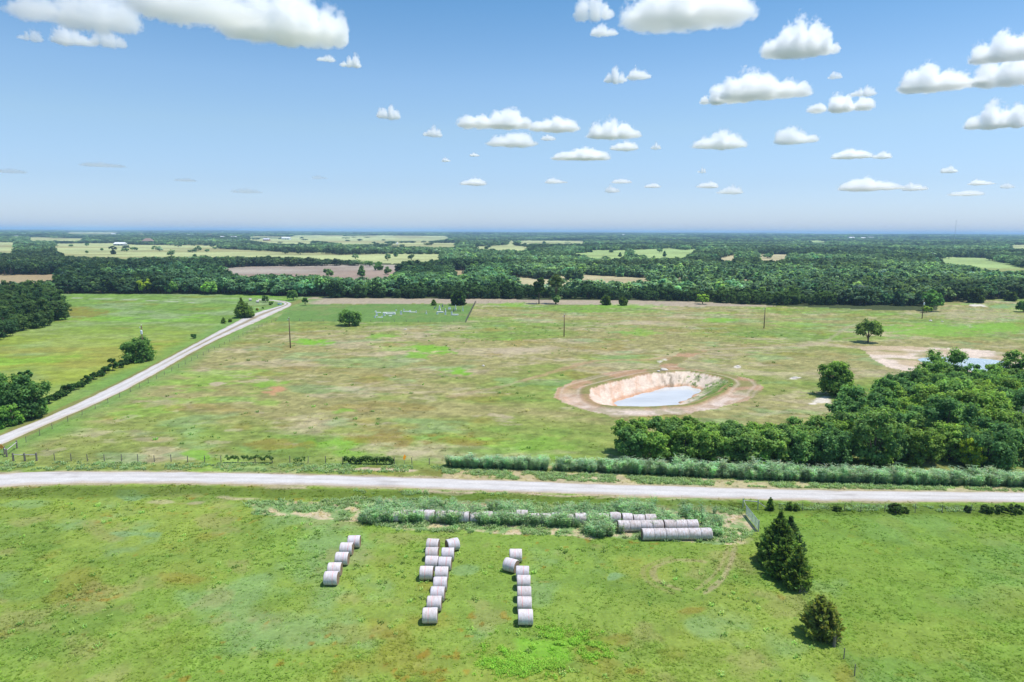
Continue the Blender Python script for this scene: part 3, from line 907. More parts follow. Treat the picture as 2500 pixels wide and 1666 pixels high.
def crown_broad(seed, H, Wd, base, nl, nq, q, col, flat=1.0, core=True, low=False):
    """broadleaf crown: lumps spread through an uneven envelope, leaf sprays on and between them"""
    rng = np.random.default_rng(seed)
    nl = int(nl * 2.4)
    R = Wd / 2; cz = (H + base) / 2; hz = (H - base) / 2
    D = unit(nl * 3, rng)
    D = D[D[:, 2] > (-.98 if low else -.75)][:nl]
    if low:                                      # leafy right down to the ground
        cz = H * .45; hz = H * .52
    rad = rng.uniform(.40, .86, len(D)) ** .75
    cen = D * rad[:, None] * np.array([R, R, hz * flat]) * (np.stack([np.sqrt(1 + np.abs(D[:, 2])), np.sqrt(1 + np.abs(D[:, 2])), np.ones(len(D))], 1) if low else 1) + np.array([0, 0, cz])
    lr = rng.uniform(.15, .34, len(D)) * min(R, hz * 1.15)
    lt = rng.uniform(.70, 1.32, len(D))
    # leaves
    w = lr ** 2; li = rng.choice(len(D), nq, p=w / w.sum())
    d = unit(nq, rng); d[:, 2] = np.abs(d[:, 2]) * np.where(rng.random(nq) < .78, 1, -1)
    rr = lr[li] * rng.uniform(.62, 1.12, nq)
    P = cen[li] + d * rr[:, None] * np.array([1.05, 1.05, .85])
    P += rng.normal(size=P.shape) * .05 * R
    P[:, 2] = np.maximum(P[:, 2], base * .55)
    out = P - np.array([0, 0, cz - hz * .2]); out /= np.linalg.norm(out, axis=1, keepdims=True) + 1e-9
    Nn = d * .7 + out * .3 + unit(nq, rng) * .6 + np.array([0, 0, .45])
    Nn /= np.linalg.norm(Nn, axis=1, keepdims=True)
    size = q * rng.uniform(.6, 1.35, nq)
    V, Fq = quads_from(P, Nn, size, rng, .75)
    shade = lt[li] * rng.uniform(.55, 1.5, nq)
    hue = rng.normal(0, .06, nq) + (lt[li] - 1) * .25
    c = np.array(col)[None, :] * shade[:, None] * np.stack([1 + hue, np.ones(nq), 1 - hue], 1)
    cv = np.repeat(c, 4, 0)
    Ft = np.zeros((0, 3), int)
    if core:
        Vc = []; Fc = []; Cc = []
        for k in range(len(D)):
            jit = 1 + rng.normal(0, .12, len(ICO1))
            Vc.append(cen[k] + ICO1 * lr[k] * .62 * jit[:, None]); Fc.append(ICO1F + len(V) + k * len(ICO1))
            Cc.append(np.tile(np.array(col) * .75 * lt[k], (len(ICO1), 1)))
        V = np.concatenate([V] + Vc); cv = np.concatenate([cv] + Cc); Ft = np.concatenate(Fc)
    return V, Fq, Ft, cv


def crown_cedar(seed, H, Wd, base, nq, q, col, power=.75, wob=.3, lean=0.0):
    """eastern red cedar: many upswept branches, each a tapering feathery spray ending in a loose tip"""
    rng = np.random.default_rng(seed)
    nb = int(np.clip(nq / 34, 24, 190))
    bz = np.sort(rng.random(nb) ** 1.15) * .93
    ba = np.arange(nb) * 2.39996 + rng.normal(0, .35, nb)
    prof = (1 - bz) ** power * (.62 + .38 * np.minimum(1, (bz + .05) / .15))
    L = Wd / 2 * np.maximum(prof, .10) * rng.uniform(.72, 1.22, nb)
    rise = rng.uniform(.25, .75, nb) + .6 * bz
    bt = rng.uniform(.62, 1.4, nb)
    w = L ** 1.3; k = rng.choice(nb, nq, p=w / w.sum())
    t = .12 + .88 * rng.random(nq) ** .72
    sc = L[k] * .30 * (1.05 - t) + .035 * Wd * .5
    a = ba[k]
    d = np.stack([np.cos(a), np.sin(a), np.zeros(nq)], 1)
    P = d * (L[k] * t)[:, None] + rng.normal(size=(nq, 3)) * sc[:, None] * np.array([1, 1, .75])
    z0 = base + (H - base) * bz[k] * .93
    P[:, 2] += z0 + L[k] * rise[k] * t ** 1.6 * .75
    P[:, 2] = np.clip(P[:, 2], base * .3, H * 1.0)
    top = rng.random(nq) < .035
    zt = H * rng.uniform(.84, 1.02, nq); rt_ = Wd * .05 * (1.05 - zt / H) * 6
    P[top] = np.stack([np.cos(a) * rt_ * .6, np.sin(a) * rt_ * .6, zt], 1)[top]
    P[:, 0] += lean * (np.maximum(P[:, 2], 0) / H) ** 1.3 * H
    br = d + np.stack([np.zeros(nq), np.zeros(nq), rise[k] * 1.1], 1) + unit(nq, rng) * .45
    br /= np.linalg.norm(br, axis=1, keepdims=True)
    Nn = np.cross(br, unit(nq, rng)) + np.array([0, 0, .25]) + d * .25
    Nn /= np.linalg.norm(Nn, axis=1, keepdims=True)
    V, Fq = quads_from(P, Nn, q * rng.uniform(.55, 1.25, nq), rng, 2.3, br)
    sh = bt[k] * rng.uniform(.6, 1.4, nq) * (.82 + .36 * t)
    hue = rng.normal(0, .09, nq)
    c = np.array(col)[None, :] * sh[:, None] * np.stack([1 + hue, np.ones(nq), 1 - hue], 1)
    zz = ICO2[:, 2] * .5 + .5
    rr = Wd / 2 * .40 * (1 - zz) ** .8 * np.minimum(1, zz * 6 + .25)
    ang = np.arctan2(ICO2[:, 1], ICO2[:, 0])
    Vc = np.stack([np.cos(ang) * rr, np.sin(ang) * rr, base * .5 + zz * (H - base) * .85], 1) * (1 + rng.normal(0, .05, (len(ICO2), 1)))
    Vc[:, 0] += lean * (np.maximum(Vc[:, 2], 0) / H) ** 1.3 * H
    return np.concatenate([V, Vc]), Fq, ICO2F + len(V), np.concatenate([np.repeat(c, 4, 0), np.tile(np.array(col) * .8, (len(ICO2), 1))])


def trunk_geo(seed, H, base, r, spread, limbs=5, lean=0.0):
    rng = random.Random(seed)
    mb = MB()
    top = H * .72
    pts = [(0, 0, -.1), (rng.uniform(-.1, .1) + lean * base, rng.uniform(-.1, .1), base * .6), (lean * top * .5, rng.uniform(-.2, .2), top * .6), (lean * top, 0, top)]
    mb.tube(pts, [r * 1.25, r, r * .65, r * .2], 8)
    for k in range(limbs):
        a = 2 * math.pi * k / limbs + rng.uniform(-.4, .4)
        z0 = base * rng.uniform(.6, 1.1); L = spread * rng.uniform(.55, .85)
        mb.tube([(0, 0, z0), (math.cos(a) * L * .5, math.sin(a) * L * .5, z0 + (H - z0) * .28), (math.cos(a) * L, math.sin(a) * L, z0 + (H - z0) * .5)], [r * .55, r * .38, r * .12], 6)
    return mb


OAK = (.170, .275, .090)
CEDAR = (.140, .210, .060)
PROTO = {}


def proto_tree(kind, seed, H, Wd, base, nl, nq, q, col, **kw):
    """one-mesh tree (trunk material slot 1) for the masses, returned unlinked"""
    if kind == 'cedar':
        V, Fq, Ft, c = crown_cedar(seed, H, Wd, base, nq, q, col, **kw)
    else:
        V, Fq, Ft, c = crown_broad(seed, H, Wd, base, nl, nq, q, col, **kw)
    tr = trunk_geo(seed, H, max(base, .4), Wd * .025 + .05, Wd * .4, 4)
    n = len(V)
    TV = np.array([tuple(p) for p in tr.v]); TF = [f for f in tr.f if len(f) == 4]
    V2 = np.concatenate([V, TV]); Fq2 = np.concatenate([Fq, np.array(TF) + n])
    c2 = np.concatenate([c, np.tile((.1, .08, .06), (len(TV), 1))])
    fm = np.concatenate([np.zeros(len(Fq)), np.ones(len(TF)), np.zeros(len(Ft))])
    return npmesh(kind + '_tree', V2, Fq2, Ft, col=c2, mats=[M_LEAF, M_BARK], fmat=fm)


def crown_mesh(name, kind, *a, **kw):
    V, Fq, Ft, c = (crown_cedar if kind == 'cedar' else crown_broad)(*a, **kw)
    return npmesh(name, V, Fq, Ft, col=c, mats=[M_LEAF])


def big_tree(name, loc, H, Wd, base, seed, label, cat='tree', kind='broad', nl=26, nq=3200, q=.42, col=OAK, tint=(1, 1, 1), limbs=5, trunk_r=None, group=None, lean=0.0, bark=None, **kw):
    r = empty(name, loc, 0, label, cat, group)
    if kind == 'cedar':
        me = crown_mesh('crown', 'cedar', seed, H, Wd, base, nq, q, col, lean=lean, **kw)
    else:
        me = crown_mesh('crown', 'broad', seed, H, Wd, base, nl, nq, q, col, **kw)
    c = link(bpy.data.objects.new('crown', me), r)
    c.color = (*tint, 1)
    trunk_geo(seed, H, max(base, .5), trunk_r or (Wd * .022 + .06), Wd * .38, limbs, lean).build('trunk', bark or M_BARK, r, True)
    return r


def gat(u, v):
    """the ground point seen at a photo pixel, on the terrain as built"""
    z = 0.0
    for _ in range(12):
        p = at(u, v, z)
        z = .5 * z + .5 * float(terrain_z(np.array([p[0]]), np.array([p[1]]))[0])
    return np.array([p[0], p[1], z])


def h_of(u, v_top, v_base):
    """height (m) of something standing at (u, v_base) whose top shows at v_top"""
    p = gat(u, v_base)
    lo, hi = 0.0, 60.0
    for _ in range(40):
        m = (lo + hi) / 2
        if proj(p[0], p[1], p[2] + m)[1] > v_top: lo = m
        else: hi = m
    return lo


def tree_px(name, u, vb, vt, wpx, seed, label, base=.25, **kw):
    p = gat(u, vb)
    H = h_of(u, vt, vb)
    Wd = wpx * float(proj(*p)[2]) / F
    return big_tree(name, (p[0], p[1], p[2]), H, Wd, H * base, seed, label, **kw)


# --- the trees that stand alone
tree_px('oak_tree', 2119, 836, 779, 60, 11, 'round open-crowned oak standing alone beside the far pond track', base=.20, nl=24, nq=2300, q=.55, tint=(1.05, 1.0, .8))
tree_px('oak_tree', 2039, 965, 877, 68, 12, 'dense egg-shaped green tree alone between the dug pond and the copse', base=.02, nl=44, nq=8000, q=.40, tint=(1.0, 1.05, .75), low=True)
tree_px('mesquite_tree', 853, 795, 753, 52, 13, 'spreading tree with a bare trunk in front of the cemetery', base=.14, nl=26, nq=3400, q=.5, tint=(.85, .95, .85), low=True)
tree_px('mesquite_tree', 340, 882, 822, 72, 14, 'wide feathery tree beside the gravel lane hiding a utility pole', base=.05, nl=26, nq=4200, q=.42, tint=(.72, .85, .74), low=True)
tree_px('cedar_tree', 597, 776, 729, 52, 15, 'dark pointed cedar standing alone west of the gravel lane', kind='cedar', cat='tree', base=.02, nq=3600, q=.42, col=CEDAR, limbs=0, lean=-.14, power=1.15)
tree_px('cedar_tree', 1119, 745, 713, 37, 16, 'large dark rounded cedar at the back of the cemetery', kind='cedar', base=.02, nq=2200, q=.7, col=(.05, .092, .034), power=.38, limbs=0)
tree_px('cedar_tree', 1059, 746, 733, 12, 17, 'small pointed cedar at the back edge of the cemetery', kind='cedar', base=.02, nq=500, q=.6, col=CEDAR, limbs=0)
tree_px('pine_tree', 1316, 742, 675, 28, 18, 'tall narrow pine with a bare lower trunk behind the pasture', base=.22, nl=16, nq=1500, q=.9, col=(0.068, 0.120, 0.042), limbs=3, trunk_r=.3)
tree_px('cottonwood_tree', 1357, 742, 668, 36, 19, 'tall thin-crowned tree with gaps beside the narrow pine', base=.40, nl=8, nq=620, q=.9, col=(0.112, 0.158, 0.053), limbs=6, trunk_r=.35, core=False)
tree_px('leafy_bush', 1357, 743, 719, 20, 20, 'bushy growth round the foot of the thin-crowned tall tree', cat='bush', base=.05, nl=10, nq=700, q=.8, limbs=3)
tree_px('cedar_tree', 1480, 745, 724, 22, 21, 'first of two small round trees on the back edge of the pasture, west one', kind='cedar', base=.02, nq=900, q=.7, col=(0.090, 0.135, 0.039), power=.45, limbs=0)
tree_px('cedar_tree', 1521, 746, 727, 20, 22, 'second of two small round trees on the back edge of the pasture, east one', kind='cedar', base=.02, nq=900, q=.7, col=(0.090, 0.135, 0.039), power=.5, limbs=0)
tree_px('oak_tree', 1715, 743, 719, 30, 23, 'small bright leafy tree standing just in front of the back tree belt', base=.2, nl=10, nq=1000, q=.8, tint=(1.5, 1.45, .9))
tree_px('oak_tree', 716, 733, 706, 27, 24, 'dark round tree just behind the bend of the gravel lane', base=.1, nl=12, nq=1200, q=.8, tint=(.8, .9, .9))
tree_px('oak_tree', 745, 746, 727, 15, 25, 'small leaning tree at the end of the stubble strip by the lane bend', base=.15, nl=8, nq=600, q=.7, tint=(.9, .95, .9))
tree_px('leafy_bush', 648, 738, 722, 16, 26, 'round green bush beside the lane bend', cat='bush', base=.05, nl=8, nq=600, q=.7, limbs=3)
tree_px('leafy_bush', 662, 745, 735, 10, 27, 'low bush right beside the lane bend', cat='bush', base=.05, nl=6, nq=350, q=.7, limbs=3, tint=(1.1, 1.05, .8))
tree_px('leafy_bush', 465, 713, 698, 27, 28, 'bright yellow-green bush in front of the dark tree belt', cat='bush', base=.05, nl=10, nq=800, q=.9, limbs=3, tint=(2.6, 2.2, .8))
tree_px('willow_tree', 512, 719, 688, 44, 29, 'pale green fluffy tree in front of the dark tree belt', base=.08, nl=16, nq=1500, q=.9, tint=(1.5, 1.6, 1.35))
tree_px('willow_tree', 418, 717, 688, 32, 30, 'grey-green rounded tree at the foot of the dark tree belt', base=.08, nl=12, nq=1100, q=.9, tint=(1.2, 1.35, 1.2))
tree_px('oak_tree', 355, 717, 679, 34, 31, 'yellowish tree at the edge of the dark tree belt', base=.1, nl=14, nq=1300, q=.9, tint=(2.3, 1.75, .7))
tree_px('oak_tree', 2498, 762, 734, 34, 32, 'dark tree on the far pasture at the picture edge', base=.05, nl=12, nq=1200, q=.9, tint=(.8, .95, .9))
tree_px('oak_tree', 2275, 760, 708, 44, 33, 'dark broad tree behind the pole with the white transformer', base=.05, nl=18, nq=1800, q=.9, tint=(.8, 1.0, .95))
tree_px('cedar_tree', 2380, 739, 706, 42, 34, 'wide dark cedar at the far end of the pasture', kind='cedar', base=.02, nq=1500, q=.9, col=(0.068, 0.105, 0.045), power=.4, limbs=0)
tree_px('cedar_tree', 2466, 735, 716, 28, 35, 'smaller dark cedar at the far end of the pasture', kind='cedar', base=.02, nq=1000, q=.9, col=(0.068, 0.105, 0.045), power=.4, limbs=0)
tree_px('leafy_bush', 2262, 764, 748, 26, 36, 'low olive bush at the foot of the transformer pole', cat='bush', base=.05, nl=8, nq=600, q=.8, limbs=3, tint=(1.5, 1.35, .8))
tree_px('cedar_tree', 546, 790, 777, 8, 37, 'small upright juniper west of the gravel lane', kind='cedar', base=.02, nq=300, q=.5, col=CEDAR, limbs=0)
tree_px('cedar_tree', 562, 787, 780, 6, 38, 'tiny juniper next to the small upright one west of the lane', kind='cedar', base=.02, nq=200, q=.5, col=CEDAR, limbs=0)
tree_px('leafy_bush', 473, 827, 815, 12, 39, 'dark round bush by itself west of the gravel lane', cat='bush', base=.05, nl=7, nq=500, q=.5, limbs=3, tint=(.7, .85, .9))
tree_px('leafy_bush', 628, 759, 752, 6, 40, 'small rusty brown bush beside the lane', cat='bush', base=.05, nl=5, nq=200, q=.5, limbs=3, tint=(1.7, 1.0, .7))
tree_px('leafy_bush', 642, 755, 749, 5, 41, 'tiny dark bush beside the lane below the bend', cat='bush', base=.05, nl=5, nq=160, q=.5, limbs=3)

# --- the red cedars on the near fence line
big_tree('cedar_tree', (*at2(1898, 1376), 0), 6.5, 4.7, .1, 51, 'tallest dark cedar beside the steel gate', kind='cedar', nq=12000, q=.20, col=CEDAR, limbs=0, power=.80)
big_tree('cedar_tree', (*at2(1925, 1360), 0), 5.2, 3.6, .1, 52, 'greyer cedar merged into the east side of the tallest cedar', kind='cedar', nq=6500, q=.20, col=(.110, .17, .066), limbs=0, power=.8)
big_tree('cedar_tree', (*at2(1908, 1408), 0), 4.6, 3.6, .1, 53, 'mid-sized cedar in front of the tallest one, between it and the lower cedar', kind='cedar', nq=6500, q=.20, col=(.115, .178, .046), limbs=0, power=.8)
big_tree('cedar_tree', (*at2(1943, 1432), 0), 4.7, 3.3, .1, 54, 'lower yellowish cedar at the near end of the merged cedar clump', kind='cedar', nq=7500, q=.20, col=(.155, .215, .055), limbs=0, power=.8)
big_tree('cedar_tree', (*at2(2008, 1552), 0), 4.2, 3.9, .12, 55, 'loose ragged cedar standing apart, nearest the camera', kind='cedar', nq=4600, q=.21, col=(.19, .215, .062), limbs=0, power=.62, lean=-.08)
for k, (u, v, hgt, wd, lab) in enumerate((
        (1880, 1246, 1.7, 1.0, 'small dark juniper at the low end of the gate corner brace'), (1928, 1245, 1.0, 1.1, 'low juniper on the roadside fence next to the gate corner'),
        (1943, 1246, .8, .9, 'tiny juniper on the roadside fence second from the gate corner'), (2043, 1247, .7, 1.2, 'flat dark bush on the roadside fence between two thin posts'),
        (2186, 1253, 1.3, 2.2, 'widest dark bush on the roadside fence'), (2209, 1252, .8, 1.0, 'tiny bush just east of the widest roadside fence bush'), (2362, 1250, .9, 1.0, 'small dark bush before the hedgy stretch of the roadside fence'),
        (2408, 1251, 1.2, 1.9, 'dark bush starting the hedgy stretch of the roadside fence'), (2440, 1252, 1.0, 2.4, 'broad low bush second in the hedgy stretch of the roadside fence'), (2478, 1252, 1.1, 2.8, 'dark bush at the picture edge in the hedgy stretch of the roadside fence'))):
    big_tree('juniper_bush' if k < 3 else 'leafy_bush', (*at2(u, v), 0), hgt, wd, .02, 60 + k, lab, cat='bush', kind='cedar' if k < 3 else 'broad', nl=8, nq=700, q=.22, col=CEDAR if k < 3 else (.08, .14, .04), limbs=0 if k < 3 else 3)

# --- hedge along the lane
HEDGE = [(88, 1000, 22), (104, 993, 20), (121, 985, 18), (137, 976, 17), (152, 968, 16), (165, 960, 22), (181, 952, 15), (196, 945, 14), (213, 936, 18), (229, 927, 13), (243, 919, 14), (258, 912, 16), (276, 905, 30), (291, 898, 14), (304, 891, 12), (318, 884, 15)]
for k, (u, v, hp) in enumerate(HEDGE):
    big_tree('hedge_bush', (*at2(u, v), 0), hp * px_size(u, v) * 1.05, (34 if k != 12 else 28) * px_size(u, v) * .8, .02, 80 + k,
             'tallest dark bush in the hedge along the lane' if k == 12 else 'dark low bush in the hedge along the west verge of the gravel lane', cat='bush', nl=8, nq=700, q=.36, col=(.06, .125, .04), limbs=3,
             group='bushes of the hedge along the lane')

# --- prototypes for the masses
rngT = random.Random(4)
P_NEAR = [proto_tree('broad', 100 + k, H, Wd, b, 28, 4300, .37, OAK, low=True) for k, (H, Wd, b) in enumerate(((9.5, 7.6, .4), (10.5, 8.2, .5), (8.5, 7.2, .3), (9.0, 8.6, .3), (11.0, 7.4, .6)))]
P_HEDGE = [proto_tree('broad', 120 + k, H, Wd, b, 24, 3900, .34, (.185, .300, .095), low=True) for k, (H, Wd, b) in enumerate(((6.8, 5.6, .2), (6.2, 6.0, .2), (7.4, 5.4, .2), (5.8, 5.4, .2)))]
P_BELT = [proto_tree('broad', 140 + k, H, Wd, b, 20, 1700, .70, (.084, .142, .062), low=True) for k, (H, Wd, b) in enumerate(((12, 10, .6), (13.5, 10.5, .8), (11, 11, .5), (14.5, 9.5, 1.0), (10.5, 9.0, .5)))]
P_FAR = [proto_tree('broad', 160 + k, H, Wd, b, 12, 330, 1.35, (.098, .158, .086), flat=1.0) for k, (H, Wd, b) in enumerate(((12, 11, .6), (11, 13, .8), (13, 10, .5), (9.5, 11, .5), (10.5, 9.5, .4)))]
P_FARC = [proto_tree('cedar', 180 + k, H, Wd, .2, 0, 260, 1.3, (.066, .110, .066), power=.5) for k, (H, Wd) in enumerate(((9, 6), (8, 7)))]


def poisson(poly, spacing, rng, n=60000, keep=None):
    """well-spaced random ground points inside a world polygon"""
    P = np.array(poly); lo = P.min(0); hi = P.max(0)
    g = {}
    out = []
    for _ in range(n):
        x = rng.uniform(lo[0], hi[0]); y = rng.uniform(lo[1], hi[1])
        s = spacing
        k = (int(x // s), int(y // s))
        if any((x - q[0]) ** 2 + (y - q[1]) ** 2 < s * s for dx in (-1, 0, 1) for dy in (-1, 0, 1) for q in g.get((k[0] + dx, k[1] + dy), ())):
            continue
        if not inpoly(poly, np.array([x]), np.array([y]))[0]: continue
        g.setdefault(k, []).append((x, y)); out.append((x, y))
    return out


def plant(mesh_list, pts, name, label, cat, group, rng, smin=.8, smax=1.15, tints=((1, 1, 1),), dz=0.0):
    made = []
    for x, y in pts:
        me = rng.choice(mesh_list)
        o = bpy.data.objects.new(name, me)
        s = rng.uniform(smin, smax)
        o.location = (x, y, dz); o.rotation_euler = (0, 0, rng.uniform(0, 6.283)); o.scale = (s * rng.uniform(.9, 1.1), s * rng.uniform(.9, 1.1), s)
        t = rng.choice(tints); j = rng.uniform(.88, 1.12)
        o.color = (t[0] * j, t[1] * j, t[2] * j, 1)
        C.objects.link(o)
        tag(o, label, cat, group)
        made.append(o)
    return made


GREENS = ((1, 1, 1), (.82, .97, 1.05), (1.15, 1.1, .85), (.74, .88, 1.0), (1.1, 1.2, 1.1), (1.25, 1.2, .9), (.95, 1.08, 1.2))
COPSE = [(2005, 1090), (2050, 1072), (2120, 1042), (2160, 1012), (2215, 985), (2290, 955), (2330, 985), (2400, 985), (2470, 960), (2700, 955), (2720, 1136), (2500, 1136), (2420, 1138), (2300, 1144), (2150, 1142), (2005, 1138)]
HEDGEROW = [(1530, 1096), (1700, 1092), (1860, 1090), (2005, 1090), (2005, 1138), (1850, 1132), (1700, 1126), (1535, 1120)]
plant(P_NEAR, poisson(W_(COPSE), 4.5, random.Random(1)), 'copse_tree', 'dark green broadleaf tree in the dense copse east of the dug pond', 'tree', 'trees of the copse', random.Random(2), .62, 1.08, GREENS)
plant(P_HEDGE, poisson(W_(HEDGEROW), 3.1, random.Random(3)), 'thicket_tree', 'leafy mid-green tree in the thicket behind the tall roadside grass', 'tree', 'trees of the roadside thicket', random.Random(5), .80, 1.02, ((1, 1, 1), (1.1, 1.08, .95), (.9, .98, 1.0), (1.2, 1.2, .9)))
for u, v, s, me, tint, lab in ((2372, 1142, .55, P_NEAR[4], (2.2, 1.7, .6), 'narrow yellowish tree at the road edge of the copse'), (1548, 1112, .62, P_HEDGE[0], (1.7, 1.45, .7), 'bright yellow-green tree at the west end of the roadside thicket'),
                               (1862, 1140, .42, P_HEDGE[3], (1.3, 1.5, 1.0), 'small bright bush in front of the roadside thicket')):
    o = plant([me], [at2(u, v)], 'copse_tree' if s > .5 else 'leafy_bush', lab, 'tree' if s > .5 else 'bush', None, random.Random(7), s, s, (tint,))[0]

for k, (u, vb, vt, w, tint, lab) in enumerate(((2300, 955, 843, 92, (.92, 1.0, .9), 'tallest feathery tree standing up in front of the second pond'), (2372, 960, 884, 50, (.9, 1.1, 1.2), 'blue-green tree in front of the second pond, east of the tallest tree'), (2425, 968, 882, 48, (1.1, 1.15, .95), 'bright green tree in front of the second pond, next to the corner crown'),
                                                 (2470, 962, 845, 62, (1.05, 1.1, .95), 'tall tree with layered crown at the corner of the copse by the picture edge'), (2240, 985, 893, 62, (1.0, 1.0, .9), 'sloping-edge tree of the copse just west of the tallest feathery tree'), (2162, 1012, 913, 66, (.75, .92, .9), 'dark tree at the pasture corner of the copse'),
                                                 (2075, 1078, 985, 92, (1.0, 1.08, .95), 'spreading tree joining the roadside thicket and the copse'))):
    tree_px('copse_tree', u, vb, vt, w, 400 + k, lab, base=.06, nl=28, nq=5200, q=.36, tint=tint, low=True)
p = gat(2492, 1082)
r = empty('dead_tree', tuple(p), 0, 'bare bleached dead limbs showing in the copse at the picture edge', 'tree')
m = MB()
for tip in ((-.6, -.2, 7.4), (.9, .1, 6.8), (-2.0, .3, 5.4), (-1.6, -.4, 6.6)):
    m.tube([(0, 0, 0), (tip[0] * .3, tip[1] * .3, 3.2), (tip[0] * .7, tip[1] * .7, tip[2] * .8), tip], [.24, .17, .10, .03], 7)
m.build('trunk', M_PALEBARK, r, True)

# the wood on the west side and the clump by the lane mouth
WOOD_W = [(-260, 905), (-60, 850), (0, 828), (60, 812), (120, 792), (165, 776), (140, 760), (112, 746), (100, 735), (60, 728), (-80, 724), (-420, 724)]
plant(P_BELT, [p for p in poisson(W_(WOOD_W), 7.4, random.Random(8)) if proj(p[0], p[1], 0)[0] > -110], 'wood_tree', 'dark green tree in the wood at the west edge of the hay pasture', 'tree', 'trees of the west wood', random.Random(9), .62, .98, ((.85, .95, .9), (.75, .9, .95), (1, 1, .9), (1.1, 1.1, .9)))
for k, (u, v, vt, w, lab) in enumerate(((80, 1022, 908, 72, 'taller of the dark trees in the clump beside the lane mouth, with a side spire'), (30, 1026, 912, 96, 'broad dark tree in the clump beside the lane mouth, west of the taller one'),
                                        (-28, 1010, 890, 90, 'dark tree of the lane-mouth clump cut by the picture edge'), (72, 1003, 893, 30, 'slim crown poking above the clump beside the lane mouth'))):
    tree_px('oak_tree', u, v, vt, w, 200 + k, lab, base=.04, nl=30, nq=5600, q=.38, tint=(.64, .80, .78), low=True)
for k, (u, v, vt, w, lab) in enumerate(((30, 1038, 985, 52, 'lighter green bush at the foot of the lane-mouth clump, beside the gravel'), (-10, 1048, 985, 50, 'lighter green bush of the lane-mouth clump cut by the picture edge'), (98, 1012, 968, 30, 'low bush on the east side of the lane-mouth clump'))):
    tree_px('leafy_bush', u, v, vt, w, 210 + k, lab, cat='bush', base=.05, nl=14, nq=2200, q=.34, limbs=3, tint=(.95, 1.15, .8), low=True)

# ------------------------------------------------------------------ scattered stuff by geometry nodes
SRC = {}


def source_collection(name, meshes):
    col = bpy.data.collections.new(name)
    for me in meshes:
        me2 = me.copy()
        for k, m in enumerate(me2.materials):
            if m == M_LEAF: me2.materials[k] = M_LEAF_I
        o = bpy.data.objects.new(name, me2)
        col.objects.link(o)
    return col


def scatter(name, label, pts, rot, scl, idx, tint, col, kind='stuff', cat=None):
    """one object: copies of the meshes in `col` on the given ground points"""
    me = bpy.data.meshes.new(name)
    n = len(pts)
    me.vertices.add(n)
    me.vertices.foreach_set('co', np.asarray(pts, np.float32).ravel())
    for nm, ty, arr, prop in (('rot', 'FLOAT', rot, 'value'), ('idx', 'INT', idx, 'value'), ('scl', 'FLOAT_VECTOR', scl, 'vector')):
        a = me.attributes.new(nm, ty, 'POINT'); a.data.foreach_set(prop, np.asarray(arr).ravel())
    a = me.attributes.new('tint', 'FLOAT_COLOR', 'POINT')
    t4 = np.ones((n, 4), np.float32); t4[:, :3] = tint
    a.data.foreach_set('color', t4.ravel())
    o = link(bpy.data.objects.new(name, me))
    ng = bpy.data.node_groups.new(name, 'GeometryNodeTree')
    ng.interface.new_socket('Geometry', in_out='INPUT', socket_type='NodeSocketGeometry')
    ng.interface.new_socket('Geometry', in_out='OUTPUT', socket_type='NodeSocketGeometry')
    gi = ng.nodes.new('NodeGroupInput'); go = ng.nodes.new('NodeGroupOutput')
    ip = ng.nodes.new('GeometryNodeInstanceOnPoints')
    ci = ng.nodes.new('GeometryNodeCollectionInfo')
    ci.inputs['Collection'].default_value = col
    ci.inputs['Separate Children'].default_value = True
    ci.inputs['Reset Children'].default_value = True

    def attr(nm, ty):
        n_ = ng.nodes.new('GeometryNodeInputNamedAttribute'); n_.data_type = ty
        n_.inputs['Name'].default_value = nm
        return next(s for s in n_.outputs if s.enabled and s.name == 'Attribute')
    cx = ng.nodes.new('ShaderNodeCombineXYZ')
    ng.links.new(attr('rot', 'FLOAT'), cx.inputs['Z'])
    er = ng.nodes.new('FunctionNodeEulerToRotation')
    ng.links.new(cx.outputs[0], er.inputs[0])
    ip.inputs['Pick Instance'].default_value = True
    ng.links.new(gi.outputs[0], ip.inputs['Points'])
    ng.links.new(ci.outputs[0], ip.inputs['Instance'])
    ng.links.new(attr('idx', 'INT'), ip.inputs['Instance Index'])
    ng.links.new(er.outputs[0], ip.inputs['Rotation'])
    ng.links.new(attr('scl', 'FLOAT_VECTOR'), ip.inputs['Scale'])
    ng.links.new(ip.outputs[0], go.inputs[0])
    md = o.modifiers.new('scatter', 'NODES'); md.node_group = ng
    return tag(o, label, cat, kind=kind)


def in_field(u, v):
    r = np.zeros(np.shape(u), bool)
    for poly, _k in FIELDS:
        r |= inpoly(poly, u, v)
    return r


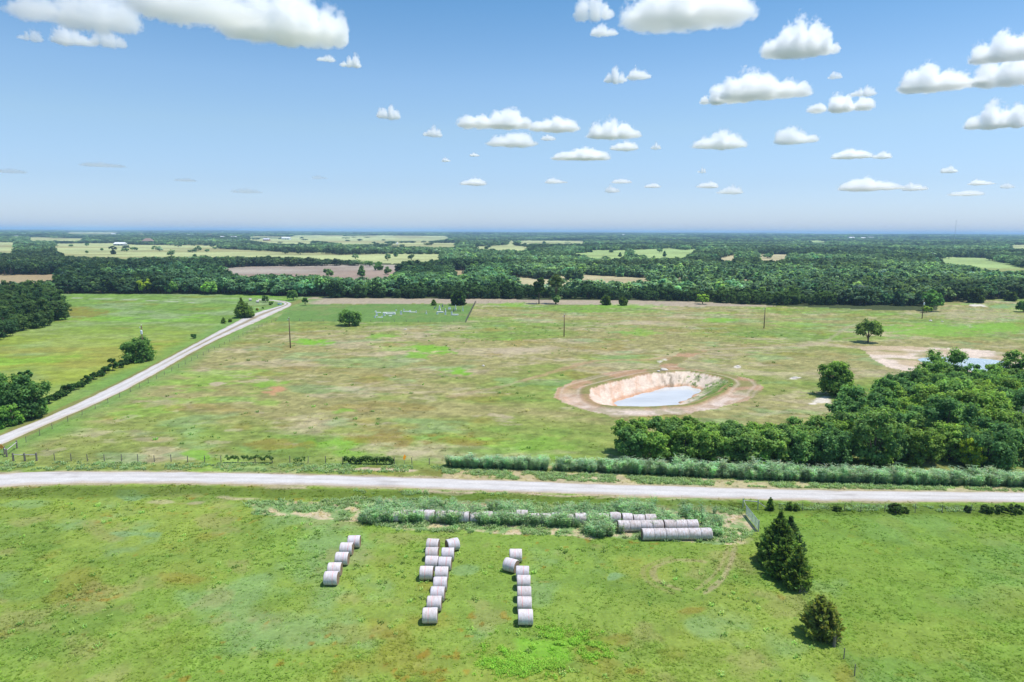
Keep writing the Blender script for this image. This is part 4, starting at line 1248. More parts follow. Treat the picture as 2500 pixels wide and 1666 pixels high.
# --- woodland beyond the pasture. Nearest ~row as single trees, the rest one mass
def woodland():
    rng = np.random.default_rng(77)
    pts = []
    y = 385.0
    while y < 12500:
        s = max(6.2, y * .0072)
        half = .90 * y + 60
        nx = int(2 * half / s)
        x = np.linspace(-half, half, nx) + rng.uniform(-.48, .48, nx) * s
        yy = y + rng.uniform(-.5, .5, nx) * s
        pts.append(np.stack([x, yy, np.full(nx, s)], 1))
        y += s
    P = np.concatenate(pts)
    x, y, s = P.T
    z = terrain_z(x, y)
    d = np.hypot(x, y)
    u, v, _ = proj(x, y, z)
    by = np.interp(u, [p[0] for p in BELT], [p[1] for p in BELT])
    ok = v < by - .4
    big = np.maximum(1.0, s / 8.5)                      # far off, one clump stands for a few crowns
    hs = rng.uniform(.55, 1.05, len(P)) * np.where(d < 700, .92, .95)
    hh = 11.0 * hs * np.where(d > 3000, 1.05, 1.0)
    u0, v0, _ = proj(x, y, z + hh * .12); u1, v1, _ = proj(x, y, z + hh * .95); u2, v2, _ = proj(x, y, z + hh * .55)
    fld = in_field(u0, v0) | in_field(u1, v1 - 1.0) | in_field(u2, v2)
    # stray trees within the fields
    stray = fld & (rng.random(len(P)) < .004) & (d > 900)
    ok &= (~fld | stray)
    # natural gaps
    gap = fbm(x, y, 160, 61, 4)
    ok &= (gap < .60) | (d < 1150)
    ok &= (u > -420) & (u < 2920)
    sel = np.where(ok)[0]
    x, y, z, s, d, big, hs, u, v = [a[sel] for a in (x, y, z, s, d, big, hs, u, v)]
    n = len(x)
    tone = fbm(x, y, 140, 62, 4)
    cedar = (fbm(x, y, 110, 63, 3) > .54) & (d > 430)
    cedar &= rng.random(n) < .75
    tint = np.ones((n, 3))
    base = .78 + 1.15 * ss(.35, .65, tone)
    tint *= base[:, None]
    tint *= rng.uniform(.80, 1.22, (n, 1))
    k = rng.random(n)
    tint[k < .10] *= (1.55, 1.45, 1.1)
    tint[(k > .10) & (k < .17)] *= (1.15, 1.35, 1.35)
    tint[(k > .985)] *= (1.9, 1.6, 2.3)                 # bare grey crowns
    rot = rng.uniform(0, 6.283, n)
    # nearest trees become objects of their own
    near = np.argsort(d - ((u > -60) & (u < 2560)) * 1e5)[:118]
    near = near[(u[near] > -60) & (u[near] < 2560)]
    pr = random.Random(13)
    for i in near:
        dark = u[i] < 1250
        me = pr.choice(P_BELT)
        o = bpy.data.objects.new('belt_tree', me)
        sc = hs[i] * pr.uniform(.80, 1.15) * (1.12 if u[i] < 820 else .92 if u[i] < 1300 else .80)
        o.location = (x[i], y[i], z[i]); o.rotation_euler = (0, 0, rot[i]); o.scale = (sc, sc, sc)
        t = (.72, .86, .82) if u[i] < 820 else (.85, .95, .85) if u[i] < 1300 else (.80, .92, .85) if u[i] < 1680 else (1.05, 1.08, .85)
        j = pr.uniform(.8, 1.2)
        o.color = (t[0] * j, t[1] * j, t[2] * j, 1)
        C.objects.link(o)
        tag(o, 'dark green tree on the near edge of the belt behind the cemetery pasture' if dark else 'green tree on the near edge of the belt behind the pasture back line', 'tree', 'trees on the near edge of the belt')
    far = np.ones(n, bool); far[near] = False
    west = far & (u < 1250) & (d < 800)
    tint[west] *= (.74, .85, .82)
    for nm, msk, meshes, lab in (('woodland', far & ~cedar, P_FAR, 'broadleaf woodland stretching away between the fields'), ('cedar_woodland', far & cedar, P_FARC, 'dark cedar woodland mixed among the broadleaf woods')):
        m = np.where(msk)[0]
        col = source_collection('broadleaf_tree' if meshes is P_FAR else 'cedar_tree', meshes)
        w = big[m] * rng.uniform(.85, 1.2, len(m))
        hsc = hs[m] * np.where(d[m] < 800, 1.12, 1.0)
        scl = np.stack([w, w, hsc], 1)
        scatter(nm, lab, np.stack([x[m], y[m], z[m]], 1), rot[m], scl, rng.integers(0, len(meshes), len(m)), tint[m], col)
    print('woodland', n)


woodland()
# single trees standing in the far fields
for k, (u, vb, vt, w, kind, lab) in enumerate((
        (883, 674, 649, 22, 'cedar', 'upright dark cedar alone in the stubble field'), (903, 652, 637, 20, 'broad', 'round dark tree at the back edge of the stubble field'), (925, 660, 640, 26, 'cedar', 'pointed bushy cedar in the stubble field'),
        (947, 671, 652, 22, 'broad', 'rounded dark bush on the near side of the stubble field'), (1004, 658, 635, 34, 'broad', 'broad dark tree at the end of the stubble field'), (802, 677, 656, 26, 'broad', 'rounded tree at the near edge of the stubble field'),
        (212, 601, 594, 12, 'broad', 'small round tree in the pale far pasture'), (381, 611, 600, 24, 'broad', 'rounded tree on the far hedge line below the brown-roofed house'), (484, 613, 601, 22, 'broad', 'pair-like dark bush in the big pale far field'),
        (212, 619, 612, 7, 'broad', 'tiny tree in the middle of the big pale far field'), (249, 613, 606, 6, 'broad', 'tiny tree on the hedge line of the big pale far field'), (304, 614, 606, 22, 'broad', 'low bush below the white barn'),
        (328, 611, 604, 20, 'broad', 'second low bush below the white barn'), (174, 603, 597, 12, 'broad', 'dark bush at the edge of the far west grove'),
        (1136, 652, 630, 14, 'cedar', 'tall dark cedar beside the grey-roofed house'), (1108, 652, 631, 22, 'cedar', 'dark cedar behind the grey-roofed house'), (1160, 662, 637, 20, 'broad', 'bare-branched tree east of the grey-roofed house'))):
    tree_px('cedar_tree' if kind == 'cedar' else 'oak_tree', u, vb, vt, w, 300 + k, lab, base=.05, kind=kind, nl=8, nq=420, q=1.0 if vb > 630 else 1.5, tint=(.8, .9, .95), limbs=0 if kind == 'cedar' else 3)

# ------------------------------------------------------------------ round hay bales
def wrap_material(name, old):
    m, t, out = new_mat(name)
    tc = N(t, 'ShaderNodeTexCoord'); oi = N(t, 'ShaderNodeObjectInfo')
    sp = N(t, 'ShaderNodeSeparateXYZ'); t.links.new(tc.outputs['Object'], sp.inputs[0])
    mp = N(t, 'ShaderNodeMapping'); mp.inputs['Scale'].default_value = (3.2, 1.3, 1.3)
    t.links.new(tc.outputs['Object'], mp.inputs['Vector'])
    ad = N(t, 'ShaderNodeVectorMath', operation='ADD'); t.links.new(mp.outputs[0], ad.inputs[0])
    rv = N(t, 'ShaderNodeVectorMath', operation='SCALE'); rv.inputs[0].default_value = (37, 53, 71)
    t.links.new(oi.outputs['Random'], rv.inputs['Scale']); t.links.new(rv.outputs[0], ad.inputs[1])
    f = noise(t, 1.6, 5, ad.outputs[0], .65)
    net, straw = ((.62, .585, .605), (.50, .445, .425)) if not old else ((.62, .585, .60), (.42, .37, .345))
    c = mixcol(t, ramp(t, f, [(.42, 0.), (.66, 1.)] if not old else [(.38, 0.), (.60, 1.)]), net, straw)
    # printed edge line of the net
    pos = N(t, 'ShaderNodeMath', operation='MULTIPLY_ADD'); pos.inputs[1].default_value = -.75; pos.inputs[2].default_value = .37
    t.links.new(oi.outputs['Random'], pos.inputs[0])
    df = N(t, 'ShaderNodeMath', operation='ADD'); t.links.new(sp.outputs['X'], df.inputs[0]); t.links.new(pos.outputs[0], df.inputs[1])
    ab = N(t, 'ShaderNodeMath', operation='ABSOLUTE'); t.links.new(df.outputs[0], ab.inputs[0])
    ln = ramp(t, ab.outputs[0], [(.025, .5 if not old else .12), (.06, 0.)])
    c = mixcol(t, ln, c, (.70, .22, .20))
    f3 = noise(t, 1.1, 2, ad.outputs[0])
    c = mixcol(t, ramp(t, f3, [(.62, 0.), (.72, .55)]), c, (.60, .66, .74))
    c = mixcol(t, 1.0, c, ramp(t, oi.outputs['Random'], [(0.0, (.84, .80, .77)), (.35, (1.03, 1.0, .98)), (.6, (.90, .89, .91)), (1.0, (1.06, 1.03, 1.03))]), 'MULTIPLY')
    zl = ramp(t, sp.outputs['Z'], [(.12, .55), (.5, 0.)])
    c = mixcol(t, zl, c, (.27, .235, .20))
    b = N(t, 'ShaderNodeBsdfPrincipled'); b.inputs['Roughness'].default_value = .6
    b.inputs['Specular IOR Level'].default_value = .2
    t.links.new(c, b.inputs['Base Color'])
    bp = N(t, 'ShaderNodeBump'); bp.inputs['Strength'].default_value = .5; bp.inputs['Distance'].default_value = .05
    t.links.new(f, bp.inputs['Height']); t.links.new(bp.outputs[0], b.inputs['Normal'])
    t.links.new(b.outputs[0], out.inputs[0])
    return m


def hay_end_mat():
    m, t, out = new_mat('hay_end')
    tc = N(t, 'ShaderNodeTexCoord')
    wv = N(t, 'ShaderNodeTexWave', wave_type='RINGS', rings_direction='X'); wv.inputs['Scale'].default_value = 4.5; wv.inputs['Distortion'].default_value = 5; wv.inputs['Detail'].default_value = 3
    t.links.new(tc.outputs['Object'], wv.inputs['Vector'])
    f = noise(t, 9, 4, tc.outputs['Object'])
    c = mixcol(t, wv.outputs['Fac'], (.20, .125, .075), (.33, .23, .14))
    c = mixcol(t, f, c, (.26, .17, .11))
    b = N(t, 'ShaderNodeBsdfPrincipled'); b.inputs['Roughness'].default_value = .95
    t.links.new(c, b.inputs['Base Color'])
    bp = N(t, 'ShaderNodeBump'); bp.inputs['Strength'].default_value = .7; bp.inputs['Distance'].default_value = .06
    t.links.new(f, bp.inputs['Height']); t.links.new(bp.outputs[0], b.inputs['Normal'])
    t.links.new(b.outputs[0], out.inputs[0])
    return m


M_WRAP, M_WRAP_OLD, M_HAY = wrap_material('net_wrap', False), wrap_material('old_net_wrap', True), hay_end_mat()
BR, BW = .78, 1.54


def bale_meshes(seed, sag, mat):
    rng = np.random.default_rng(seed)
    n = 48
    th = np.linspace(0, 2 * math.pi, n, endpoint=False)
    prof = [(-.5, .90), (-.488, .955), (-.46, .985), (-.40, 1.0), (-.28, 1.003), (-.12, 1.0), (0, .997), (.12, 1.0), (.28, 1.003), (.40, 1.0), (.46, .985), (.488, .955), (.5, .90)]

    def shape(V, k):
        w = 1 + .018 * (fbm(V[:, 0] * 2 + seed * 3.1, np.arctan2(V[:, 2], V[:, 1]) * 1.2 + 9, .55, seed, 3) - .5) * 2 + sag * .10 * (fbm(V[:, 0] * 1.5 + seed, V[:, 1] * 1.5, .8, seed + 3, 3) - .5) * 2
        V = V * np.stack([np.ones(len(V)), w, w], 1)
        low = np.clip(-V[:, 2] / BR, 0, 1)
        V[:, 1] *= 1 + (.04 + sag * .10) * low
        V[:, 2] = np.where(V[:, 2] > 0, V[:, 2] * (1 - sag * .10), np.maximum(V[:, 2], -BR * (.955 - sag * .1)))
        V[:, 2] += BR * (.955 - sag * .1)
        return V
    V = np.array([(x * BW, math.cos(a) * r * BR, math.sin(a) * r * BR) for x, r in prof for a in th])
    Fq = np.array([(i * n + k, i * n + (k + 1) % n, (i + 1) * n + (k + 1) % n, (i + 1) * n + k) for i in range(len(prof) - 1) for k in range(n)])[:, ::-1]
    wrap = npmesh('net_wrap', shape(V, 0), Fq, smooth=True, mats=[mat])
    ends = []
    for s in (-1, 1):
        rings = [(.92, .497), (.70, .482), (.45, .49), (.2, .478), (.02, .485)]
        V = np.array([(s * x * BW, math.cos(a) * r * BR, math.sin(a) * r * BR) for r, x in rings for a in th])
        V[:, 0] += rng.normal(0, .010, len(V))
        Fq = np.array([(i * n + k, i * n + (k + 1) % n, (i + 1) * n + (k + 1) % n, (i + 1) * n + k) for i in range(len(rings) - 1) for k in range(n)])
        ends.append(npmesh('hay_end', shape(V, 0), Fq if s > 0 else Fq[:, ::-1], smooth=True, mats=[M_HAY]))
    return [wrap] + ends


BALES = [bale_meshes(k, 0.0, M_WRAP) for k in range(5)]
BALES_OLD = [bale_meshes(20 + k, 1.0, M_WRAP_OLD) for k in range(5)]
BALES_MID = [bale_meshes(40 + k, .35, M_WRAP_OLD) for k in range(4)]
_bale_n = 0


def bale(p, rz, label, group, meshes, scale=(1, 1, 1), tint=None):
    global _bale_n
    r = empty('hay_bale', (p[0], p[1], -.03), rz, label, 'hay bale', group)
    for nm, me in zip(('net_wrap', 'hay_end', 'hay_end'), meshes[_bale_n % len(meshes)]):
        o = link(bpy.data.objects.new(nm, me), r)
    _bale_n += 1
    r.scale = scale
    return r


ZB1 = (750, 1200, .2551)
R_ = math.radians
LOOSE = [
    (450, 480, 5, 'farthest bale of the short slanting row of five hay bales'), (378, 550, 2, 'second farthest bale of the short slanting row of five'), (335, 643, 2, 'middle bale of the short slanting row of five hay bales'),
    (265, 745, 1, 'second nearest bale of the short slanting row of five'), (232, 830, 1, 'nearest bale of the short slanting row of five hay bales'),
    (1204, 512, -6, 'farthest bale of the short file beside the long middle row of bales'), (1195, 595, -1, 'second bale of the short file beside the long middle row'), (1195, 680, -1, 'bale pressed end to end against a bale of the long middle row'),
    (1143, 780, -1, 'nearest bale of the short file, out of line beside the long middle row'),
    (1390, 510, 27, 'turned bale showing its brown straw end at the far tip of the middle row'), (1347, 600, -1, 'second bale of the long middle row, just below the turned one'), (1320, 690, -1, 'third bale of the long middle row, end to end with a neighbour'),
    (1288, 785, -1, 'fourth bale of the long middle row of hay bales'), (1275, 885, 0, 'fifth bale of the long middle row of hay bales'), (1250, 980, 0, 'sixth bale of the long middle row of hay bales'),
    (1218, 1072, 0, 'second nearest bale of the long middle row of hay bales'), (1177, 1187, 2, 'nearest bale of the long middle row, with a pale blue mark'),
    (1995, 612, 0, 'farthest bale of the eastern row of seven, with grass at its foot'), (1950, 706, -27, 'crooked bale turned out of line in the eastern row of seven'), (2061, 778, -1, 'third bale of the eastern row, just below the crooked one'),
    (2072, 868, -1, 'fourth bale of the eastern row of seven hay bales'), (2077, 978, 0, 'fifth bale of the eastern row of seven hay bales'), (2079, 1078, 0, 'second nearest bale of the eastern row of seven'), (2088, 1203, 1, 'nearest bale of the eastern row of seven hay bales'),
]
for x, y, rz, lab in LOOSE:
    u, v = ZB1[0] + x * ZB1[2], ZB1[1] + y * ZB1[2]
    p = at(u, v, .72)
    grp = 'bales of the slanting row' if x < 500 else 'bales of the middle rows' if x < 1500 else 'bales of the eastern row'
    bale(p, R_(rz + random.Random(int(x)).uniform(-2, 2)), lab, grp, BALES)

ORD = ('first', 'second', 'third', 'fourth', 'fifth', 'sixth', 'seventh')


def line_of(p0, p1, n, k):
    return p0 + (p1 - p0) * (k + .5) / n


a, b = at(1567, 1304, .72), at(1729, 1302.5, .72)
dirn = (b - a) / np.linalg.norm(b - a)
for k in range(6):
    bale(a + dirn * (BW * (k + .5)), math.atan2(dirn[1], dirn[0]) + R_(random.Random(k).uniform(-1, 1)), ('west end bale of the front line by the weeds, showing its brown end', 'second bale from the west in the front line by the weeds', 'third bale from the west in the front line by the weeds', 'fourth bale from the west in the front line by the weeds', 'fifth bale from the west in the front line by the weeds', 'east end bale of the front line by the weeds')[k],
         'bales of the front weedy line', BALES_MID)
a, b = at(1508, 1284, .72), at(1714, 1281.5, .72)
dirn = (b - a) / np.linalg.norm(b - a)
for k in range(7):
    bale(a + dirn * (BW * (k + .5) + (.15 if k > 3 else 0)), math.atan2(dirn[1], dirn[0]) + R_(random.Random(k + 9).uniform(-1, 1)), (ORD[k] + ' bale from the west in the second weedy line, behind the front line') if k != 3 else 'dark-stained fourth bale from the west in the second weedy line', 'bales of the second weedy line', BALES_MID)
a, b = at(922, 1259, .6), at(1602, 1268, .6)
dirn = (b - a) / np.linalg.norm(b - a); L = np.linalg.norm(b - a)
nold = 24
for k in range(nold):
    rr = random.Random(k + 50)
    p = a + dirn * (L * (k + .5) / nold) + np.array([0, rr.uniform(-.15, .15), 0])
    lab = 'sagging grey-white bale at the west end of the long weedy line' if k == 0 else 'tan bare-straw bale standing out in the long weedy line' if k == 5 else 'bulging white bale with torn wrap midway in the long weedy line' if k == 12 else 'domed weathered bale at the east end of the long line, behind the second line' if k == nold - 2 else 'sagging weathered bale half hidden by weeds in the long line below the road'
    o = bale(p, math.atan2(dirn[1], dirn[0]) + R_(rr.uniform(-5, 5)), lab, 'old bales of the long weedy line', BALES_OLD, (rr.uniform(.92, 1.02), rr.uniform(.9, 1.05), rr.uniform(.85, 1.08) if k != 12 else 1.22))
# the two bales far off by the lane bend
for u, v, lab in ((629, 739.5, 'grey round bale alone in the pasture west of the lane bend, larger looking'), (611, 735, 'grey round bale half sunk in grass farther from the lane bend')):
    bale(gat(u, v), R_(20), lab, 'bales near the lane bend', BALES_OLD)

# ------------------------------------------------------------------ fences, gate
def wire_fence(name, pts, label, step=None, h=1.22, r=.055, group=None, jitter=.03, nwire=4, cap=100):
    pts = [np.array(p[:2]) for p in pts]
    root = empty(name, (pts[0][0], pts[0][1], 0), 0, label, 'fence', group)
    base = Vector((pts[0][0], pts[0][1], 0))
    P = []
    if step:
        for p, q in zip(pts[:-1], pts[1:]):
            n = max(1, int(round(np.linalg.norm(q - p) / step)))
            P += [p + (q - p) * k / n for k in range(n)]
        P.append(pts[-1])
    else:
        P = pts
    P = P[:cap]
    rg = random.Random(len(P) * 7 + int(pts[0][0]))
    tops = []
    mb = MB(); mb.tube([(0, 0, -.2), (0, 0, h)], [r * 1.1, r * .9], 7)
    first = None
    for p in P:
        x, y = p[0] - base.x, p[1] - base.y
        if first is None:
            o = first = mb.build('post', M_POST, root)
        else:
            o = first.copy(); link(o, root)
        o.location = (x, y, 0); o.rotation_euler = (rg.gauss(0, jitter), rg.gauss(0, jitter), rg.uniform(0, 6)); o.scale = (1, 1, rg.uniform(.88, 1.08))
    wz = MB()
    for k in range(nwire):
        z = h * (.25 + .7 * k / max(1, nwire - 1))
        wz.tube([(p[0] - base.x, p[1] - base.y + r, z + rg.uniform(-.02, .02)) for p in P], .007, 4)
    wz.build('wire', M_WIRE, root)
    return root


FRONT_U = [90, 134, 174, 214, 255, 297, 337, 377, 418, 458, 500, 540, 581, 623, 665, 708, 752, 795, 837, 880, 921, 963, 1006, 1048]
wire_fence('wire_fence', [at2(u, 1125 + (u - 90) * .0102) for u in FRONT_U], 'long wire fence on wooden posts along the north side of the gravel road', r=.07, h=1.3)
wire_fence('wire_fence', [at2(64, 1081)] + [at2(u, v) for u, v in ((128, 1048), (319, 958), (510, 861), (640, 797), (674, 784))], 'wire fence on wooden posts following the east side of the gravel lane', 5.2, r=.05)
wire_fence('wire_fence', [at2(674, 784), at2(905, 787), at2(1137, 788)], 'wire fence along the pasture side of the cemetery', 5.6, r=.07)
wire_fence('board_fence', [at2(1137, 788), at2(1161, 740)], 'close-posted dark fence running down the east side of the cemetery', 1.6, r=.11, h=1.35)
wire_fence('wire_fence', [at2(1163, 740), at2(1250, 741.5), at2(1340, 743)], 'faint wire fence on the stubble strip east of the cemetery', 8.0, r=.07)
wire_fence('wire_fence', [at2(u, v) for u, v in ((1951, 1447), (2037, 1575), (2060, 1609), (2086, 1651), (2118, 1702))], 'wire fence with thin posts running past the near cedars', r=.05, h=1.25)
wire_fence('wire_fence', [at2(u, v) for u, v in ((1885, 1246), (1960, 1247), (2061, 1249), (2101, 1250), (2160, 1251), (2234, 1252), (2300, 1253), (2370, 1254), (2440, 1254), (2510, 1255), (2590, 1256))], 'wire fence along the south side of the gravel road beyond the gate corner', r=.045, h=1.3)


def brace(pts, label, mat, tops=1.3, rr=.085, diag=None):
    """a corner brace: posts joined by a bleached rail"""
    P = [at2(*p) for p in pts]
    base = P[0]
    root = empty('fence_brace', (base[0], base[1], 0), 0, label, 'fence')
    for p in P:
        mb = MB(); mb.tube([(p[0] - base[0], p[1] - base[1], -.2), (p[0] - base[0], p[1] - base[1], tops)], [rr * 1.2, rr], 8)
        mb.build('post', M_POST if mat is M_POST else M_STEEL, root)
    mb = MB()
    for p, q in zip(P[:-1], P[1:]):
        mb.tube([(p[0] - base[0], p[1] - base[1], tops * .80), (q[0] - base[0], q[1] - base[1], tops * .78)], .07, 7)
    mb.build('rail', M_RAIL, root)
    if diag:
        p = P[-1]; q = at2(*diag)
        mb = MB(); mb.tube([(p[0] - base[0], p[1] - base[1], tops * .78), (q[0] - base[0], q[1] - base[1], .1)], .06, 7)
        mb.build('diagonal_brace', M_RAIL, root)
    return root


brace([(33, 1126), (61, 1126), (90, 1125.5)], 'three stout posts joined by bleached rails at the road corner of the pasture fence', M_POST, 1.45, .14)
brace([(11.5, 1110), (17, 1116), (42, 1095)], 'weathered leaning corner posts behind the yellow sign', M_POST, 1.5, .12)
brace([(1813.5, 1241), (1850, 1244)], 'steel corner post and level white rail beside the farm gate', M_STEEL, 1.5, .075, (1875, 1245))
brace([(1949, 1444), (1953, 1446)], 'short grey corner posts at the foot of the lower cedar', M_POST, 1.1, .08)
brace([(2035, 1578), (2037, 1580)], 'stout grey post under the loose ragged cedar', M_POST, 1.3, .10)


def gate():
    g0, g1 = at(1821, 1258), at(1851, 1297)
    root = empty('farm_gate', (g0[0], g0[1], 0), 0, 'long grey tubular steel farm gate running back from the road to the cedars', 'gate')
    d = np.array([g1[0] - g0[0], g1[1] - g0[1]])
    P = lambda s, z: (d[0] * s, d[1] * s, z)
    fr = MB()
    fr.tube([P(0, .22), P(1, .22)], .04, 8); fr.tube([P(0, 1.42), P(1, 1.42)], .04, 8)
    fr.tube([P(0, .20), P(0, 1.44)], .04, 8); fr.tube([P(1, .20), P(1, 1.44)], .04, 8)
    fr.build('frame', M_STEEL, root)
    for k in range(1, 6):
        m = MB(); m.tube([P(0, .22 + k * .2), P(1, .22 + k * .2)], .032, 6); m.build('bar', M_STEEL, root)
    for s in (.25, .5, .75):
        m = MB(); m.tube([P(s, .22), P(s, 1.42)], .03, 6); m.build('upright', M_STEEL, root)
    m = MB(); m.tube([P(0, 1.3), (at(1815, 1243)[0] - g0[0], at(1815, 1243)[1] - g0[1], 1.3)], .03, 6); m.build('chain', M_RAIL, root)
    m = MB(); m.tube([P(1.02, -.1), P(1.02, 1.6)], .08, 8); m.build('post', M_RAIL, root)


gate()

# ------------------------------------------------------------------ utility poles
def pole(u, vb, vt, label, transformer):
    p = gat(u, vb); H = h_of(u, vt, vb)
    r = empty('utility_pole', tuple(p), 0, label, 'utility pole', 'poles of the power line')
    m = MB(); m.tube([(0, 0, -.3), (0, 0, H * .5), (0, 0, H - .25)], [.21, .17, .13], 10); m.build('shaft', M_POLE, r, True)
    m = MB(); m.tube([(0, 0, H - .25), (0, 0, H - .12), (0, 0, H)], [.06, .12, .07], 8); m.build('top_insulator', M_WHITE, r)
    m = MB(); m.tube([(-.13, 0, H - .95), (-.45, 0, H - .85)], .05, 6); m.tube([(-.45, 0, H - 1.0), (-.45, 0, H - .7)], [.14, .12], 8); m.build('side_insulator', M_PORC, r)
    if transformer:
        m = MB(); m.tube([(.10, -.38, H - 2.9), (.10, -.38, H - 2.8), (.10, -.38, H - 1.8), (.10, -.38, H - 1.7)], [.27, .32, .32, .22], 14)
        t = m.build('transformer', M_PORC, r, False)
        m = MB(); m.tube([(.10, -.38, H - 1.7), (.10, -.38, H - 1.45)], .06, 6); m.build('bushing', M_WHITE, t)
        m = MB(); m.box((.05, -.18, H - 2.0), (.12, .3, .08)); m.box((.05, -.18, H - 2.6), (.12, .3, .08)); m.build('bracket', M_WIRE, r)


pole(709, 850, 774.5, 'brown utility pole in the pasture nearest the gravel lane, white insulators on top', False)
pole(1377, 822, 767, 'brown utility pole in the pasture beyond the dug pond', False)
pole(1865, 802, 750, 'thin brown utility pole in the pasture before the bright tree belt', False)
pole(2251, 778, 730, 'utility pole with a white transformer at the end of the tree belt', True)
pole(352, 884, 793, 'utility pole with a white transformer behind the feathery tree by the lane', True)

# ------------------------------------------------------------------ road signs
def sign(u, vb, vc, size, rz, label, arrow):
    p = gat(u, vb); zc = h_of(u, vc, vb)
    r = empty('road_sign', tuple(p), rz, label, 'road sign')
    m = MB(); m.tube([(0, .04, -.2), (0, .04, zc + size * .6)], .035, 6); m.build('post', M_STEEL, r)
    s = size / math.sqrt(2)
    m = MB()
    k = s * .98
    m.add([(k, -.012, zc), (0, -.012, zc + k), (-k, -.012, zc), (0, -.012, zc - k), (k, .006, zc), (0, .006, zc + k), (-k, .006, zc), (0, .006, zc - k)],
          [(0, 3, 2, 1), (4, 5, 6, 7), (0, 1, 5, 4), (1, 2, 6, 5), (2, 3, 7, 6), (3, 0, 4, 7)])
    pl = m.build('sign_plate', M_YELLOW, r)
    if arrow:
        m = MB()
        y = -.016
        w = s * .09
        # bent arrow
        m.box((0.0, y, zc - s * .22), (w, .004, s * .45)); m.box((s * .10, y - .003, zc + s * .03), (s * .28, .004, w))
        m.add([(s * .22, y - .004, zc + s * .15), (s * .42, y - .004, zc + s * .03), (s * .22, y - .004, zc - s * .10), (s * .22, y - .001, zc + s * .15), (s * .42, y - .001, zc + s * .03), (s * .22, y - .001, zc - s * .10)],
              [(0, 2, 1), (3, 4, 5), (0, 1, 4, 3), (1, 2, 5, 4), (2, 0, 3, 5)])
        m.build('arrow', basic('arrow_ink', (.35, .12, .01), .5, 2, .1), pl)


sign(5.3, 1111, 1091, .80, R_(-14), 'yellow diamond warning sign on a post at the picture edge by the lane mouth', True)
sign(988, 1137, 1117, .78, R_(66), 'yellow sign on a post, seen nearly edge-on, at the end of the roadside fence', False)

# ------------------------------------------------------------------ cemetery
GR = (900, 730, .119)
DARK = {1350, 1378, 1515, 1745}
STONES = [  # zoom x, zoom base y, w, h, kind
    (165, 350, 40, 52, 'stone'), (130, 388, 38, 30, 'stone'), (275, 387, 34, 34, 'stone'), (320, 352, 42, 42, 'stone'), (520, 322, 40, 34, 'stone'), (665, 322, 42, 72, 'stone'), (725, 262, 40, 52, 'cross'),
    (975, 281, 26, 34, 'stone'), (850, 271, 36, 34, 'stone'), (1183, 312, 34, 66, 'obelisk'), (1350, 212, 22, 40, 'stone'), (1378, 180, 18, 22, 'stone'), (1515, 172, 24, 52, 'stone'), (1455, 240, 62, 92, 'obelisk'), (1408, 316, 40, 40, 'stone'),
    (1578, 268, 32, 66, 'obelisk'), (1575, 327, 32, 50, 'stone'), (1745, 264, 30, 80, 'obelisk'), (1785, 232, 38, 96, 'obelisk'), (1935, 250, 28, 98, 'obelisk'), (1660, 214, 60, 40, 'stone'), (1705, 338, 34, 76, 'stone'), (145, 275, 34, 28, 'stone'), (565, 245, 24, 22, 'stone')]
SLABS = [(425, 290, 250, 24), (455, 320, 190, 30), (200, 286, 100, 14), (225, 383, 80, 10), (445, 355, 62, 18), (785, 270, 140, 26), (910, 278, 140, 14), (1470, 285, 125, 42), (1775, 338, 130, 40), (330, 300, 90, 20)]


def zpx(x, y):
    return GR[0] + x * GR[2], GR[1] + y * GR[2]


WHERE = lambda x: 'in the western cluster of graves' if x < 600 else 'in the middle of the cemetery' if x < 1250 else 'among the eastern graves'
for k, (x, y, w, h, kd) in enumerate(STONES):
    u, v = zpx(x, y); p = gat(u, v); s = float(proj(*p)[2]) / F * GR[2]
    w, h = w * s * .95, h * s
    m = MB()
    m.box((0, 0, .09), (w * 1.15, .5, .18))
    if kd == 'obelisk':
        m.box((0, 0, .18 + h * .14), (w * .8, w * .6, h * .28)); m.box((0, 0, .18 + h * .62), (w * .52, w * .42, h * .68), taper=.62)
        m.box((0, 0, .18 + h * 1.0), (w * .32, w * .26, h * .09), taper=.1)
    elif kd == 'cross':
        m.box((0, 0, .18 + h * .5), (w * .28, .2, h)); m.box((0, 0, .18 + h * .68), (w * .9, .19, h * .2))
    else:
        # tablet with a rounded head
        n = 9; t = .11
        ring = [(-w / 2, .18), (w / 2, .18)] + [(w / 2 * math.cos(math.pi * i / n), .18 + h * .72 + h * .28 * math.sin(math.pi * i / n)) for i in range(n + 1)]
        V = [(a_, -t, b_) for a_, b_ in ring] + [(a_, t, b_) for a_, b_ in ring]
        q = len(ring)
        m.add(V, [tuple(range(q)), tuple(range(2 * q - 1, q - 1, -1))] + [(i, i + q, (i + 1) % q + q, (i + 1) % q) for i in range(q)])
    o = m.build('gravestone', M_STONE2 if x in DARK else M_STONE)
    o.location = tuple(p); o.rotation_euler = (0, 0, random.Random(k).uniform(-.25, .25))
    tone = 'dark grey' if x in DARK else 'pale'
    uniq = {1183: 'lone pale stepped gravestone standing apart in the middle of the cemetery', 1455: 'broad grey obelisk gravestone behind a raised white slab', 1935: 'slim pale obelisk gravestone nearest the east fence', 1705: 'upright white headstone at the end of a long white grave slab', 725: 'pale cross gravestone in the middle of the cemetery'}
    tag(o, uniq.get(x, '%s %s gravestone %s' % (tone, 'obelisk' if kd == 'obelisk' else 'upright round-topped', WHERE(x))), 'gravestone', 'gravestones ' + WHERE(x))
